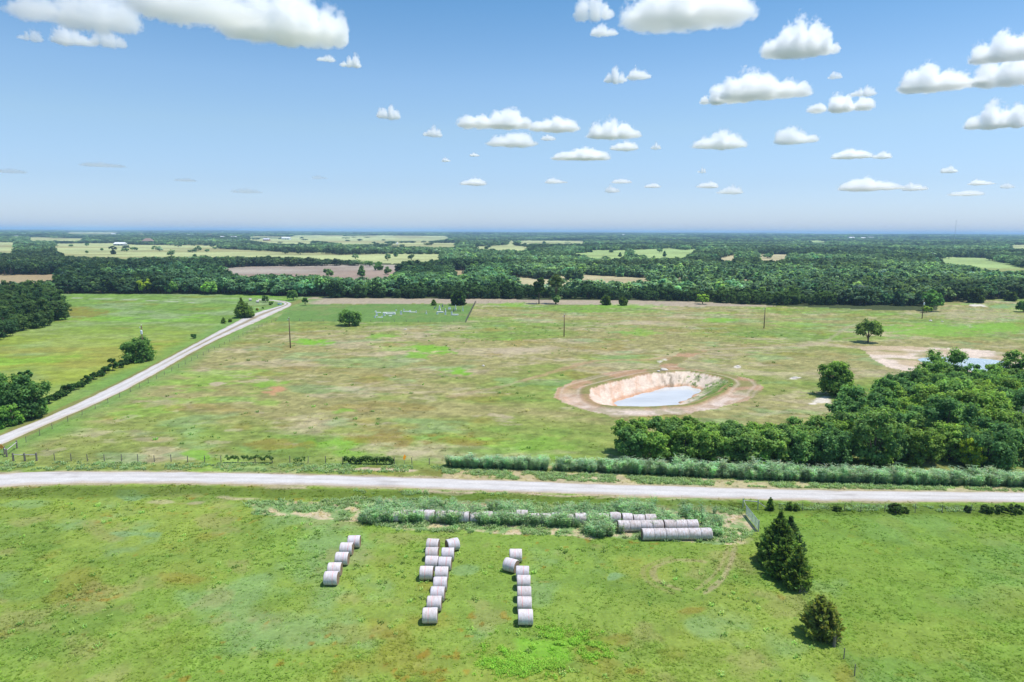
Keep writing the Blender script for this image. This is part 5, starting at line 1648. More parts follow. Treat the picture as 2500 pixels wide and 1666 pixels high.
for k, (x, y, w, h) in enumerate(SLABS):
    u, v = zpx(x, y); p = gat(u, v); s = float(proj(*p)[2]) / F * GR[2]
    m = MB(); w, h = w * s, h * s * .55
    m.box((0, 0, h * .45), (w, 1.0, h * .9)); m.box((0, 0, h * .9 + .045), (w * 1.03, 1.08, .09))
    o = m.build('grave_slab', M_STONE); o.location = tuple(p)
    tag(o, {1775: 'long white grave slab with a headstone at its west end', 1470: 'raised white tomb slab in front of the broad grey obelisk'}.get(x, 'flat pale grave slab ' + WHERE(x)), 'grave slab', 'grave slabs ' + WHERE(x))
r = empty('iron_fence', tuple(gat(*zpx(1720, 268))), 0, 'dark rusty iron railing enclosing a grave plot in the cemetery', 'fence')
c0 = gat(*zpx(1720, 268)); s = float(proj(*c0)[2]) / F * GR[2]
for k in range(14):
    m = MB(); x = (-165 + 330 * k / 13) * s
    m.tube([(x, 0, 0), (x, 0, 1.25)], .09 if k in (0, 13, 6) else .05, 6); m.build('post', M_IRON, r)
m = MB()
for z in (.35, .7, 1.05): m.box((0, 0, z), (330 * s, .05, .07))
m.build('rail', M_IRON, r)

# ------------------------------------------------------------------ far farm buildings
M_GLASS = basic('window_dark', (.05, .06, .07), .2, 2, .1)


def house(u, vb, wpx, hpx, wall, roof, label, cat='house', dep=.6, hip=False, name='farm_house'):
    p = gat(u, vb); s = float(proj(*p)[2]) / F
    w, h = wpx * s, hpx * s
    h = max(h, 3.2)
    d = max(6.0, w * dep); wh = h * .52
    root = empty(name, tuple(p), random.Random(int(u)).uniform(-.25, .25), label, cat)
    m = MB(); m.box((0, 0, wh / 2 - .5), (w, d, wh + 1)); m.build('wall', basic('wall', wall, .8, .5, .06), root)
    m = MB(); e = .5; k = .32 if hip else .5
    x = w / 2 + e; y = d / 2 + e; q = w * k if not hip else w * .2
    m.add([(-x, -y, wh + .003), (x, -y, wh + .003), (x, y, wh + .003), (-x, y, wh + .003), (-q if hip else -x, 0, h), (q if hip else x, 0, h)], [(3, 2, 1, 0), (0, 1, 5, 4), (2, 3, 4, 5), (1, 2, 5), (3, 0, 4)])
    m.build('roof', basic('roof', roof, .6, .4, .12), root)
    if wpx > 14:
        for t in (-.3, .3):
            m = MB(); m.box((t * w, -d / 2 - .02, wh * .5), (w * .1, .06, wh * .42)); m.build('window', M_GLASS, root)
        m = MB(); m.box((0, -d / 2 - .02, wh * .36), (w * .09, .06, wh * .7)); m.build('door', M_GLASS, root)


WH, RB, RED, TINR = (.72, .72, .72), (.26, .17, .13), (.35, .10, .07), (.62, .63, .65)
house(362, 596, 24, 14, (.45, .36, .29), (.27, .18, .14), 'large brown-roofed house on the far pasture', hip=True)
house(294, 600, 28, 8, (.30, .31, .33), (.80, .80, .80), 'long low white-roofed barn beside the brown-roofed house', 'barn', .45, name='barn')
for u, vb, w, h, a_, b_, lab in ((277, 574, 9, 4, WH, TINR, 'white house under the dark far ridge, north of the long barn'), (342, 575, 12, 4, (.45, .3, .25), RB, 'reddish low house among far trees'), (464, 577, 14, 4, WH, TINR, 'low white shed on the far ridge pasture'),
                                 (512, 576, 10, 4, (.5, .4, .3), RB, 'tan house on the far ridge pasture'), (543, 582, 9, 5, WH, TINR, 'small white house, west of two on the far hillside'), (571, 582, 15, 5, WH, TINR, 'white house, east of two on the far hillside'),
                                 (651, 588, 15, 6, RED, TINR, 'red barn with a white roof on the far hillside'), (699, 585, 20, 6, WH, TINR, 'white farm building with two roofs on the far hillside'), (40, 581, 9, 5, WH, TINR, 'white house at the west end of the far grove'),
                                 (43, 594, 9, 4, RED, RB, 'small red shed at the west edge of the far pasture'), (970, 597, 4, 4, WH, TINR, 'tiny white hut in a far clearing'), (1522, 576, 5, 4, WH, TINR, 'tiny white house in the dark far forest'), (1650, 607, 12, 4, (.5, .45, .45), TINR, 'pale low house at the far green clearing'),
                                 (1988, 573, 9, 3, WH, TINR, 'white building topmost on the far forest ridge'), (2078, 584, 14, 5, WH, TINR, 'west one of three white houses in the far forest'), (2107, 584, 12, 4, WH, TINR, 'middle one of three white houses in the far forest'), (2125, 583, 12, 4, WH, TINR, 'east one of three white houses in the far forest')):
    house(u, vb, w, h, a_, b_, lab, 'barn' if 'barn' in lab or 'shed' in lab else 'house', name='barn' if 'barn' in lab or 'shed' in lab else 'farm_house')
house(1112, 657, 25, 9, (.42, .40, .40), (.40, .38, .39), 'grey-roofed house among trees at the end of the stubble fields')
house(1126, 657, 8, 10, RED, (.6, .6, .62), 'small red gabled shed joined to the view of the grey-roofed house', 'barn', name='barn')
house(282, 694, 12, 13, (.40, .27, .24), (.50, .38, .36), 'pinkish cabin roof showing among the dark belt trees')
# radio mast on the horizon
p = at(2331, 575, 0); dd = 2200 / p[1]
mx, my = p[0] * dd, 2200.0
m = MB()
m.tube([(-1, -1, 0), (-.6, -.6, 82)], .16, 4); m.tube([(1, -1, 0), (.6, -.6, 82)], .16, 4); m.tube([(0, 1, 0), (0, .6, 82)], .16, 4)
for k in range(16): m.box((0, 0, k * 5 + 3), (1.3, 1.2, .15))
o = m.build('radio_mast', M_STEEL); o.location = (mx, my, float(terrain_z(np.array([mx]), np.array([my]))[0]))
tag(o, 'faint thin radio mast rising above the far forest horizon', 'radio mast')

# small things lying about: pale rubble by the pond, a stock tank by the lane bend
rngR = random.Random(5)
def rock(u, v, size, label, flat=.5):
    p = gat(u, v)
    j = np.random.default_rng(int(u)).normal(1, .14, (len(ICO2), 1))
    me = npmesh('rock', ICO2 * j * np.array([size, size * .7, size * flat]), None, ICO2F, smooth=False, mats=[M_ROCK])
    o = link(bpy.data.objects.new('rock', me)); o.location = (p[0], p[1], p[2] + size * flat * .25); o.rotation_euler = (0, 0, u)
    tag(o, label, 'rock')
rock(1621, 904, 1.25, 'largest white rock on the far rim of the dug pond', .35)
rock(1608, 907, .6, 'small pale rock west of the largest white rock on the pond rim', .4)
rock(1942, 923, 1.0, 'white rock lying in grass north of the egg-shaped tree', .25)
rock(1802, 895, .7, 'small white rock in grass just beyond the pond track', .25)
rock(2272, 784, .9, 'white rock in the pasture below the transformer pole', .5)
rock(2300, 786, .6, 'smaller white rock east of the transformer pole', .5)
rock(1180, 894, .6, 'grey stone alone in the middle of the pasture', .5)
rock(990, 805, .6, 'grey stone in the pasture in front of the cemetery fence', .5)
p = gat(683, 744)
m = MB(); m.tube([(0, 0, 0), (0, 0, .75)], [1.1, 1.15], 16); o = m.build('stock_tank', basic('pale_blue_tank', (.35, .5, .62), .5, 1, .1)); o.location = tuple(p)
m = MB(); m.tube([(0, 0, .752), (0, 0, .80)], [1.18, 1.16], 16); m.build('rim', M_STEEL, o)
tag(o, 'pale blue round tank inside the bend of the gravel lane', 'stock tank')

# ------------------------------------------------------------------ vines on the road fence
def vine(u0, u1, label, n, hgt, seed, droop=True):
    rng = np.random.default_rng(seed)
    a, b = at(u0, 1125 + (u0 - 90) * .0102), at(u1, 1125 + (u1 - 90) * .0102)
    t = rng.random(n)
    P = a + (b - a) * t[:, None]
    z = hgt + (fbm(t * 9 + seed, t * 0, .7, seed, 3) - .6) * .8 - np.abs(rng.normal(0, .18 if not droop else .42, n))
    P[:, 2] = np.clip(z, .05, hgt + .15) + .1 * np.sin(t * 17)
    P[:, 1] += rng.normal(0, .16, n)
    Nn = unit(n, rng) * .7 + np.array([0, -.3, .8]); Nn /= np.linalg.norm(Nn, axis=1, keepdims=True)
    V, Fq = quads_from(P, Nn, .22 * rng.uniform(.6, 1.4, n), rng, .9)
    c = np.array((.11, .19, .06)) * rng.uniform(.5, 1.5, (n, 1))
    o = link(bpy.data.objects.new('vine', npmesh('vine', V, Fq, col=np.repeat(c, 4, 0), mats=[M_LEAF])))
    tag(o, label, 'vine')


vine(838, 962, 'thick dark green vine covering the road fence near the yellow sign', 1500, 1.25, 1)
vine(590, 668, 'dark flat-topped vine along the top wire of the road fence', 520, 1.25, 2, False)
vine(550, 584, 'thin vine on the top wire of the road fence, west of the flat-topped one', 170, 1.2, 3, False)
vine(716, 745, 'wispy vine hanging between two road fence posts', 90, 1.1, 4)

# ------------------------------------------------------------------ grasses and weeds
def blade_clump(seed, nb, h0, h1, w, spread, col, tipcol, bend=.5, leafy=0.0):
    rng = np.random.default_rng(seed)
    V = []; Fq = []; Cc = []
    for k in range(nb):
        a = rng.random() * 6.283; r = spread * math.sqrt(rng.random())
        x, y = math.cos(a) * r, math.sin(a) * r
        h = rng.uniform(h0, h1); wd = w * rng.uniform(.7, 1.3)
        a2 = rng.random() * 6.283; bx, by = math.cos(a2) * bend * h * rng.uniform(.3, 1), math.sin(a2) * bend * h * rng.uniform(.3, 1)
        f = rng.random() * 6.283; px, py = math.cos(f) * wd / 2, math.sin(f) * wd / 2
        n0 = len(V)
        sh = rng.uniform(.7, 1.3)
        for t, ww in ((0, .7), (.45, 1.0), (.8, .75), (1.0, .12)):
            cx, cy_, z = x + bx * t * t, y + by * t * t, h * t * (1 - .15 * t * bend)
            V += [(cx - px * ww, cy_ - py * ww, z), (cx + px * ww, cy_ + py * ww, z)]
            c = [(p * (1 - t) + q * t) * sh for p, q in zip(col, tipcol)]
            Cc += [c, c]
        for j in range(3):
            i = n0 + j * 2
            Fq.append((i, i + 1, i + 3, i + 2))
        for _ in range(int(leafy)):
            t = rng.uniform(.25, .95); L = h * rng.uniform(.16, .34)
            a3 = rng.random() * 6.283; cx, cy_, z = x + bx * t * t, y + by * t * t, h * t
            dx, dy = math.cos(a3), math.sin(a3); n0 = len(V); lw = w * 1.1
            V += [(cx - dy * lw * .5, cy_ + dx * lw * .5, z), (cx + dy * lw * .5, cy_ - dx * lw * .5, z), (cx + dx * L + dy * lw * .25, cy_ + dy * L - dx * lw * .25, z + L * .12), (cx + dx * L - dy * lw * .25, cy_ + dy * L + dx * lw * .25, z + L * .12)]
            c = [(p * .3 + q * .7) * sh * rng.uniform(.8, 1.25) for p, q in zip(col, tipcol)]
            Cc += [c] * 4; Fq.append((n0, n0 + 1, n0 + 2, n0 + 3))
    return npmesh('grass_clump', np.array(V), np.array(Fq), col=np.array(Cc), mats=[M_LEAF])


TALL = [blade_clump(k, 22, 1.5, 2.6, .085, .26, (.12, .23, .11), (.46, .60, .41), .42, 9) for k in range(5)]
WEED = [blade_clump(10 + k, 13, .9, 1.75, .07, .32, (.12, .22, .09), (.38, .52, .31), .42, 6) for k in range(5)]
LOW = [blade_clump(20 + k, 12, .14, .42, .10, .30, (.20, .31, .12), (.42, .53, .28), .9, 1) for k in range(5)]


def in_world_poly(poly_px, dens, rng, keep=None):
    P = np.array(W_(poly_px)); lo = P.min(0); hi = P.max(0)
    n = int((hi - lo).prod() * dens)
    x = rng.uniform(lo[0], hi[0], n); y = rng.uniform(lo[1], hi[1], n)
    ok = inpoly([tuple(p) for p in P], x, y)
    x, y = x[ok], y[ok]
    if keep is not None:
        k = keep(x, y); x, y = x[k], y[k]
    return x, y


def weeds(name, label, xy, meshes, rng, smin, smax, tintv=.2, colname='grass_clump', tint0=(1, 1, 1), zs=None):
    x, y = xy
    n = len(x)
    s = rng.uniform(smin, smax, n)
    if zs is not None: s = s * zs(x, y)
    tint = np.array(tint0) * rng.uniform(1 - tintv, 1 + tintv, (n, 1)) * (1 + rng.normal(0, .04, (n, 3)))
    scatter(name, label, np.stack([x, y, terrain_z(x, y)], 1), rng.uniform(0, 6.283, n), np.stack([s, s, s * rng.uniform(.85, 1.15, n)], 1), rng.integers(0, len(meshes), n), tint, source_collection(colname, meshes))


rg = np.random.default_rng(9)
JG = [(1088, 1134), (1300, 1138), (1500, 1145), (1800, 1157), (2100, 1166), (2500, 1177), (2750, 1180), (2750, 1194), (2500, 1190), (2200, 1184), (1850, 1172), (1600, 1161), (1350, 1150), (1092, 1142)]
weeds('tall_grass', 'tall pale green grass standing in a band along the north side of the gravel road', in_world_poly(JG, 7.5, rg, lambda x, y: fbm(x, y, 3.5, 91, 3) > .25), TALL, rg, .55, 1.05, .35, zs=lambda x, y: (.62 + .45 * fbm(x, y, 2.2, 92, 3)) * np.where(vn(x * 3.1, y * 3.1, 77) > .86, 1.45, 1.0))
# weeds growing through and around the old bales
line0, line1 = np.array(at2(905, 1268)), np.array(at2(1520, 1284))


def along(n, off0, off1, rng, a=line0, b=line1):
    t = rng.random(n)
    d = (b - a) / np.linalg.norm(b - a); nrm = np.array([-d[1], d[0]])
    p = a + (b - a) * t[:, None] + nrm * rng.uniform(off0, off1, n)[:, None]
    k = fbm(p[:, 0], p[:, 1], 2.4, 93, 3) > .42
    return p[k, 0], p[k, 1]


xa, ya = along(620, -.9, .4, rg)
xb, yb = along(400, 2.1, 4.6, rg)
xc, yc = along(260, .5, 2.2, rg)
pts = [(1622, 1278, 40, 2.2), (1648, 1290, 14, 1.2), (1738, 1290, 12, 1.0), (1738, 1306, 20, 1.0), (1690, 1266, 26, 2.6), (1455, 1303, 36, 1.6), (1480, 1300, 40, 1.5), (905, 1268, 40, 1.5), (1580, 1258, 60, 3.0), (1530, 1255, 50, 2.5)]
ex = [rg.normal(at2(u, v)[0], r * .5, n) for u, v, n, r in pts]; ey = [rg.normal(at2(u, v)[1], r * .5, n) for u, v, n, r in pts]
weeds('weeds', 'tall weeds growing up through the long line of old hay bales', (np.concatenate([xa, xb, xc] + ex), np.concatenate([ya, yb, yc] + ey)), WEED, rg, .5, 1.15, .3)
VERGE = [(590, 1224), (900, 1216), (1250, 1222), (1500, 1234), (1812, 1238), (1850, 1300), (1800, 1326), (1600, 1322), (1450, 1312), (950, 1296), (880, 1278), (620, 1258)]
x1, y1 = in_world_poly(VERGE, 4.5, rg, lambda x, y: fbm(x, y + 90, 2.6, 3, 3) < .50)
x2, y2 = in_world_poly([(1080, 1146), (1350, 1155), (1850, 1178), (2500, 1196), (2800, 1198), (2800, 1203), (2500, 1201), (1850, 1190), (1250, 1171), (1080, 1158)], 7, rg, lambda x, y: fbm(x, y + 90, 2.6, 3, 3) < .56)
x3, y3 = in_world_poly([(1860, 1230), (2100, 1236), (2500, 1238), (2700, 1240), (2700, 1254), (2500, 1252), (2200, 1250), (1900, 1244)], 6, rg, lambda x, y: fbm(x, y, 2.6, 95, 3) < .5)
x4, y4 = in_world_poly([(840, 1196), (1000, 1200), (1250, 1206), (1180, 1216), (900, 1206)], 5, rg, lambda x, y: fbm(x, y, 2.6, 96, 3) > .5)
x5, y5 = in_world_poly([(-100, 1130), (100, 1128), (1080, 1138), (1080, 1150), (850, 1157), (400, 1148), (0, 1150), (-100, 1160)], 4, rg, lambda x, y: fbm(x, y, 2.6, 97, 3) > .46)
x6, y6 = in_world_poly([(1650, 912), (1700, 914), (1770, 932), (1790, 945), (1770, 955), (1735, 940), (1690, 928), (1655, 922)], .7, rg, lambda x, y: fbm(x, y, 2.6, 98, 3) > .45)
x1 = np.concatenate([x1, x6]); y1 = np.concatenate([y1, y6])
weeds('ground_weeds', 'low pale leafy weeds on the road verges and the bare ground round the bales', (np.concatenate([x1, x2, x3, x4, x5]), np.concatenate([y1, y2, y3, y4, y5])), LOW, rg, .6, 1.35, .25)


PASTURE = [(700, 800), (1400, 780), (1950, 800), (2000, 960), (1900, 1060), (1480, 1080), (1050, 1115), (120, 1112), (330, 965), (560, 850)]
xp, yp = in_world_poly(PASTURE, .014, rg, lambda x, y: fbm(x, y, 14, 121, 3) + rg.normal(0, .06, len(x)) > .5)
up, vp, _ = proj(xp, yp, np.zeros(len(xp)))
kp = ~inpoly(POND_RING, up, vp) & ~inpoly(POND_RIM, up, vp)
weeds('pasture_weeds', 'dark weed clumps dotted over the middle pasture', (xp[kp], yp[kp]), LOW, rg, .7, 1.8, .35, tint0=(.75, .88, .55))
SOUTH = [(-60, 1225), (560, 1240), (900, 1310), (1450, 1330), (1800, 1340), (1950, 1470), (2080, 1700), (-60, 1700)]
xs_, ys_ = in_world_poly(SOUTH, .35, rg, lambda x, y: fbm(x, y, 7, 122, 3) + rg.normal(0, .07, len(x)) > .56)
weeds('field_weeds', 'taller weed tufts dotted over the near hay field', (xs_, ys_), LOW, rg, .5, 1.2, .4, tint0=(1.0, 1.05, .62))
xl = np.concatenate([rg.normal(at2(u, v)[0], r, n) for u, v, n, r in ((1340, 1585, 1300, 2.0), (1290, 1615, 800, 1.5), (1250, 1600, 600, 1.6), (1380, 1570, 650, 1.4), (1450, 1590, 160, 1.2))])
yl = np.concatenate([rg.normal(at2(u, v)[1], r, n) for u, v, n, r in ((1340, 1585, 1300, 1.5), (1290, 1615, 800, 1.1), (1250, 1600, 600, 1.2), (1380, 1570, 650, 1.0), (1450, 1590, 160, .8))])
kl = fbm(xl, yl, 2.0, 123, 3) > .42
weeds('weed_patch', 'patch of bright lime green weeds in the near field below the hay bales', (xl[kl], yl[kl]), LOW, rg, .45, .85, .2, tint0=(.95, 1.15, .36))


def pasture_grass():
    """short tufts over the near fields; every blade takes the colour of the turf it grows from"""
    rng = np.random.default_rng(31)
    n = 110000
    # density thins out with distance, as far tufts no longer read singly
    y = 1 / rng.uniform(1 / 175.0, 1 / 44.0, n)
    x = rng.uniform(-1, 1, n) * (.80 * y + 14)
    u, v, zc = proj(x, y, np.zeros(n))
    rb = np.interp(x, ROAD_BOT_W[:, 0], ROAD_BOT_W[:, 1]); rt = np.interp(x, ROAD_TOP_W[:, 0], ROAD_TOP_W[:, 1])
    lane = np.array([((a[0] + b[0]) / 2, (a[1] + b[1]) / 2) for a, b in zip(lane_l, lane_r)])
    lx = np.interp(y, lane[:9, 1], lane[:9, 0])
    ok = ((y < rb - .4) | (y > rt + .4)) & ~((np.abs(x - lx) < 3.4) & (y > rt))
    ok &= ~inpoly(POND_RING, u, v) & ~inpoly(POND_RIM, u, v) & ~inpoly(POND2_DIRT, u, v)
    ok &= (fbm(x, y, 3.2, 98, 3) + rng.normal(0, .2, n) > .46) & (rng.random(n) < ss(172, 85, y) * np.where(y > rt, .35, 1.0) + .02)
    x, y = x[ok], y[ok]; n = len(x)
    z = terrain_z(x, y)
    c = ground(x, y, z, False)
    c = c * rng.uniform(.95, 1.55, (n, 1)) * np.array((1.0, 1.02, .95))
    nb = 4
    s = rng.uniform(.4, 1.05, n) * (.15 + .14 * fbm(x, y, 6, 99, 3) * 2) * np.clip(y / 90, .8, 1.9)
    V = np.empty((n, nb, 3, 3)); 
    for k in range(nb):
        a = rng.uniform(0, 6.283, n); f = a + math.pi / 2
        ox = rng.normal(0, .35, n) * s; oy = rng.normal(0, .35, n) * s
        w = s * .34
        bx, by = x + ox, y + oy
        V[:, k, 0] = np.stack([bx - np.cos(f) * w, by - np.sin(f) * w, z - .01], 1)
        V[:, k, 1] = np.stack([bx + np.cos(f) * w, by + np.sin(f) * w, z - .01], 1)
        V[:, k, 2] = np.stack([bx + np.cos(a) * s * 1.3, by + np.sin(a) * s * 1.3, z + s * rng.uniform(.25, .65, n)], 1)
    V = V.reshape(-1, 3)
    cc = np.repeat(c, nb * 3, 0).reshape(n, nb, 3, 3)
    cc[:, :, :2] *= .98; cc[:, :, 2] *= 1.2
    me = npmesh('pasture_grass', V, None, np.arange(len(V)).reshape(-1, 3), col=cc.reshape(-1, 3), mats=[M_GRASS])
    tag(link(bpy.data.objects.new('pasture_grass', me)), 'uneven tufts of grass all over the near fields', kind='stuff')


pasture_grass()

# ------------------------------------------------------------------ clouds: real vapour, ~1 km up, lit by the sun
def vapour(name, dens, Wd, Dp, H, lobes, seed, flat=7.0, rag=1.05):
    """vapour thinning out to nothing: lobes of density with a flat base, torn by noise"""
    m, t, out = new_mat(name)
    tc = N(t, 'ShaderNodeTexCoord')
    mp = N(t, 'ShaderNodeMapping'); mp.inputs['Scale'].default_value = (2 / Wd, 2 / Dp, 1 / H)
    t.links.new(tc.outputs['Object'], mp.inputs['Vector'])
    sp = N(t, 'ShaderNodeSeparateXYZ'); t.links.new(mp.outputs[0], sp.inputs[0])
    ng = N(t, 'ShaderNodeMath', operation='MULTIPLY'); ng.inputs[1].default_value = -flat; t.links.new(sp.outputs['Z'], ng.inputs[0])
    mz = N(t, 'ShaderNodeMath', operation='MAXIMUM'); t.links.new(sp.outputs['Z'], mz.inputs[0]); t.links.new(ng.outputs[0], mz.inputs[1])
    cx = N(t, 'ShaderNodeCombineXYZ'); t.links.new(sp.outputs['X'], cx.inputs[0]); t.links.new(sp.outputs['Y'], cx.inputs[1]); t.links.new(mz.outputs[0], cx.inputs[2])
    best = None
    for lx, lh, lr in lobes:
        ma = N(t, 'ShaderNodeVectorMath', operation='MULTIPLY_ADD')
        ma.inputs[1].default_value = (1 / lr, 1 / .95, 1 / lh); ma.inputs[2].default_value = (-lx / lr, 0, 0)
        t.links.new(cx.outputs[0], ma.inputs[0])
        dp = N(t, 'ShaderNodeVectorMath', operation='LENGTH'); t.links.new(ma.outputs[0], dp.inputs[0])
        if best is None:
            best = dp.outputs['Value']
        else:
            mn = N(t, 'ShaderNodeMath', operation='SMOOTH_MIN'); mn.inputs[2].default_value = .12
            t.links.new(best, mn.inputs[0]); t.links.new(dp.outputs['Value'], mn.inputs[1])
            best = mn.outputs[0]
    ad = N(t, 'ShaderNodeVectorMath', operation='ADD'); ad.inputs[1].default_value = (seed * 37.0 % 5000, seed * 11.0 % 3000, 0)
    t.links.new(tc.outputs['Object'], ad.inputs[0])
    f = noise(t, 1.0 / (H * .55), 3, ad.outputs[0], .5)
    f2 = noise(t, 1.0 / (H * .15), 5, ad.outputs[0], .65)
    # q = noise - distance
    q = N(t, 'ShaderNodeMath', operation='MULTIPLY_ADD'); q.inputs[1].default_value = 1.15; q.inputs[2].default_value = -.14 - (rag - 1.05) * .52
    t.links.new(f, q.inputs[0])
    q2 = N(t, 'ShaderNodeMath', operation='MULTIPLY_ADD'); q2.inputs[1].default_value = rag
    t.links.new(f2, q2.inputs[0]); t.links.new(q.outputs[0], q2.inputs[2])
    sb = N(t, 'ShaderNodeMath', operation='SUBTRACT'); t.links.new(q2.outputs[0], sb.inputs[0]); t.links.new(best, sb.inputs[1])
    r = ramp(t, sb.outputs[0], [(.0, 0.0), (.07, .22), (.26, 1.0)])
    mu = N(t, 'ShaderNodeMath', operation='MULTIPLY'); mu.inputs[1].default_value = dens
    t.links.new(r, mu.inputs[0])
    vs = N(t, 'ShaderNodeVolumeScatter')
    vs.inputs['Color'].default_value = (1, 1, 1, 1); vs.inputs['Anisotropy'].default_value = .55
    t.links.new(mu.outputs[0], vs.inputs['Density'])
    t.links.new(vs.outputs[0], out.inputs['Volume'])
    return m


def cloud(bx, label, base=1000.0, dens=1.0, seed=None, lobes=None, depth=.55, flatness=.12):
    """bx = (u0, v0, u1, v1) as seen in the photograph; the cloud hangs at its true height and distance"""
    u0, v0, u1, v1 = bx
    seed = int(u0 * 7 + v0) if seed is None else seed
    rng = np.random.default_rng(seed)
    uc = (u0 + u1) / 2
    d = ray(uc, v1)
    k = (base - CAM_H) / d[2]
    P = np.array([d[0] * k, d[1] * k, base])
    zc = float(proj(*P)[2])
    Wd = (u1 - u0) * zc / F
    # height so that the top shows at v0
    dt = ray(uc, v0)
    H = CAM_H + dt[2] * k * (d[1] / dt[1]) - base
    H = max(H, Wd * .10)
    Dp = max(Wd * depth, H * .9)
    az = math.atan2(P[0], P[1])
    nx, ny = 56, 24
    X, Y = np.meshgrid(np.linspace(-1.25, 1.25, nx), np.linspace(-1.16, 1.16, ny), indexing='ij')
    if lobes is None:
        nl = int(np.clip(Wd / max(H, 1) * 2.2, 3, 9))
        xs = np.sort(rng.uniform(-.72, .72, nl)); pk = rng.uniform(-.35, .35)
        lobes = [(x_, float(np.clip(1.0 - abs(x_ - pk) * rng.uniform(.45, .9), .3, 1)), rng.uniform(.30, .46)) for x_ in np.linspace(-.6, .6, nl) + rng.uniform(-.1, .1, nl)]
        j = int(np.argmax([l[1] for l in lobes])); lobes[j] = (lobes[j][0], 1.0, lobes[j][2] * 1.1)
        lobes += [(-.72, .25, .3), (.72, .25, .3)]
    T = np.full(X.shape, -1.0)
    for lx, lh, lr in lobes:                     # the envelope that holds the vapour, a little larger than it
        q = 1 - ((X - lx) / (lr * 1.28)) ** 2 - (Y / 1.14) ** 2
        T = np.maximum(T, np.where(q > 0, lh * 1.30 * np.sqrt(np.maximum(q, 0)), q * .35))
    E = np.clip(T / .25, 0, 1)
    inside = T > 0
    top = np.where(inside, T, 0)
    bot = np.where(inside, (-.19 if dens >= .8 else -.32) * E, 0)
    xx = X * Wd / 2; yy = Y * Dp / 2
    zt = top * H; zb = bot * H
    c, s_ = math.cos(-az), math.sin(-az)
    idx = -np.ones(X.shape, int)
    cell = (inside[:-1, :-1] | inside[1:, :-1] | inside[:-1, 1:] | inside[1:, 1:])
    used = np.zeros(X.shape, bool)
    used[:-1, :-1] |= cell; used[1:, :-1] |= cell; used[:-1, 1:] |= cell; used[1:, 1:] |= cell
    nu = used.sum(); idx[used] = np.arange(nu)
    idb = idx.copy(); ins = inside & used
    idb[ins] = nu + np.arange(ins.sum())
    def W3(z, m): return np.stack([xx[m], yy[m], z[m]], 1)
    V = np.concatenate([W3(zt, used), W3(zb, ins)])
    a, b_ = np.where(cell)
    Ftop = np.stack([idx[a, b_], idx[a + 1, b_], idx[a + 1, b_ + 1], idx[a, b_ + 1]], 1)
    Fbot = np.stack([idb[a, b_], idb[a, b_ + 1], idb[a + 1, b_ + 1], idb[a + 1, b_]], 1)
    vap = vapour('cloud_vapour', dens * 8.5 / H, Wd, Dp, H, lobes, seed, 7.0 if dens >= .8 else 4.0, 1.2 if dens >= .95 else 1.35 if dens >= .6 else 1.75)
    me = npmesh('cloud', V, np.concatenate([Ftop, Fbot]), smooth=False, mats=[vap])
    o = link(bpy.data.objects.new('cloud', me)); o.location = tuple(P); o.rotation_euler = (0, 0, -az)
    tag(o, label, 'cloud', 'clouds in the sky')
    return o


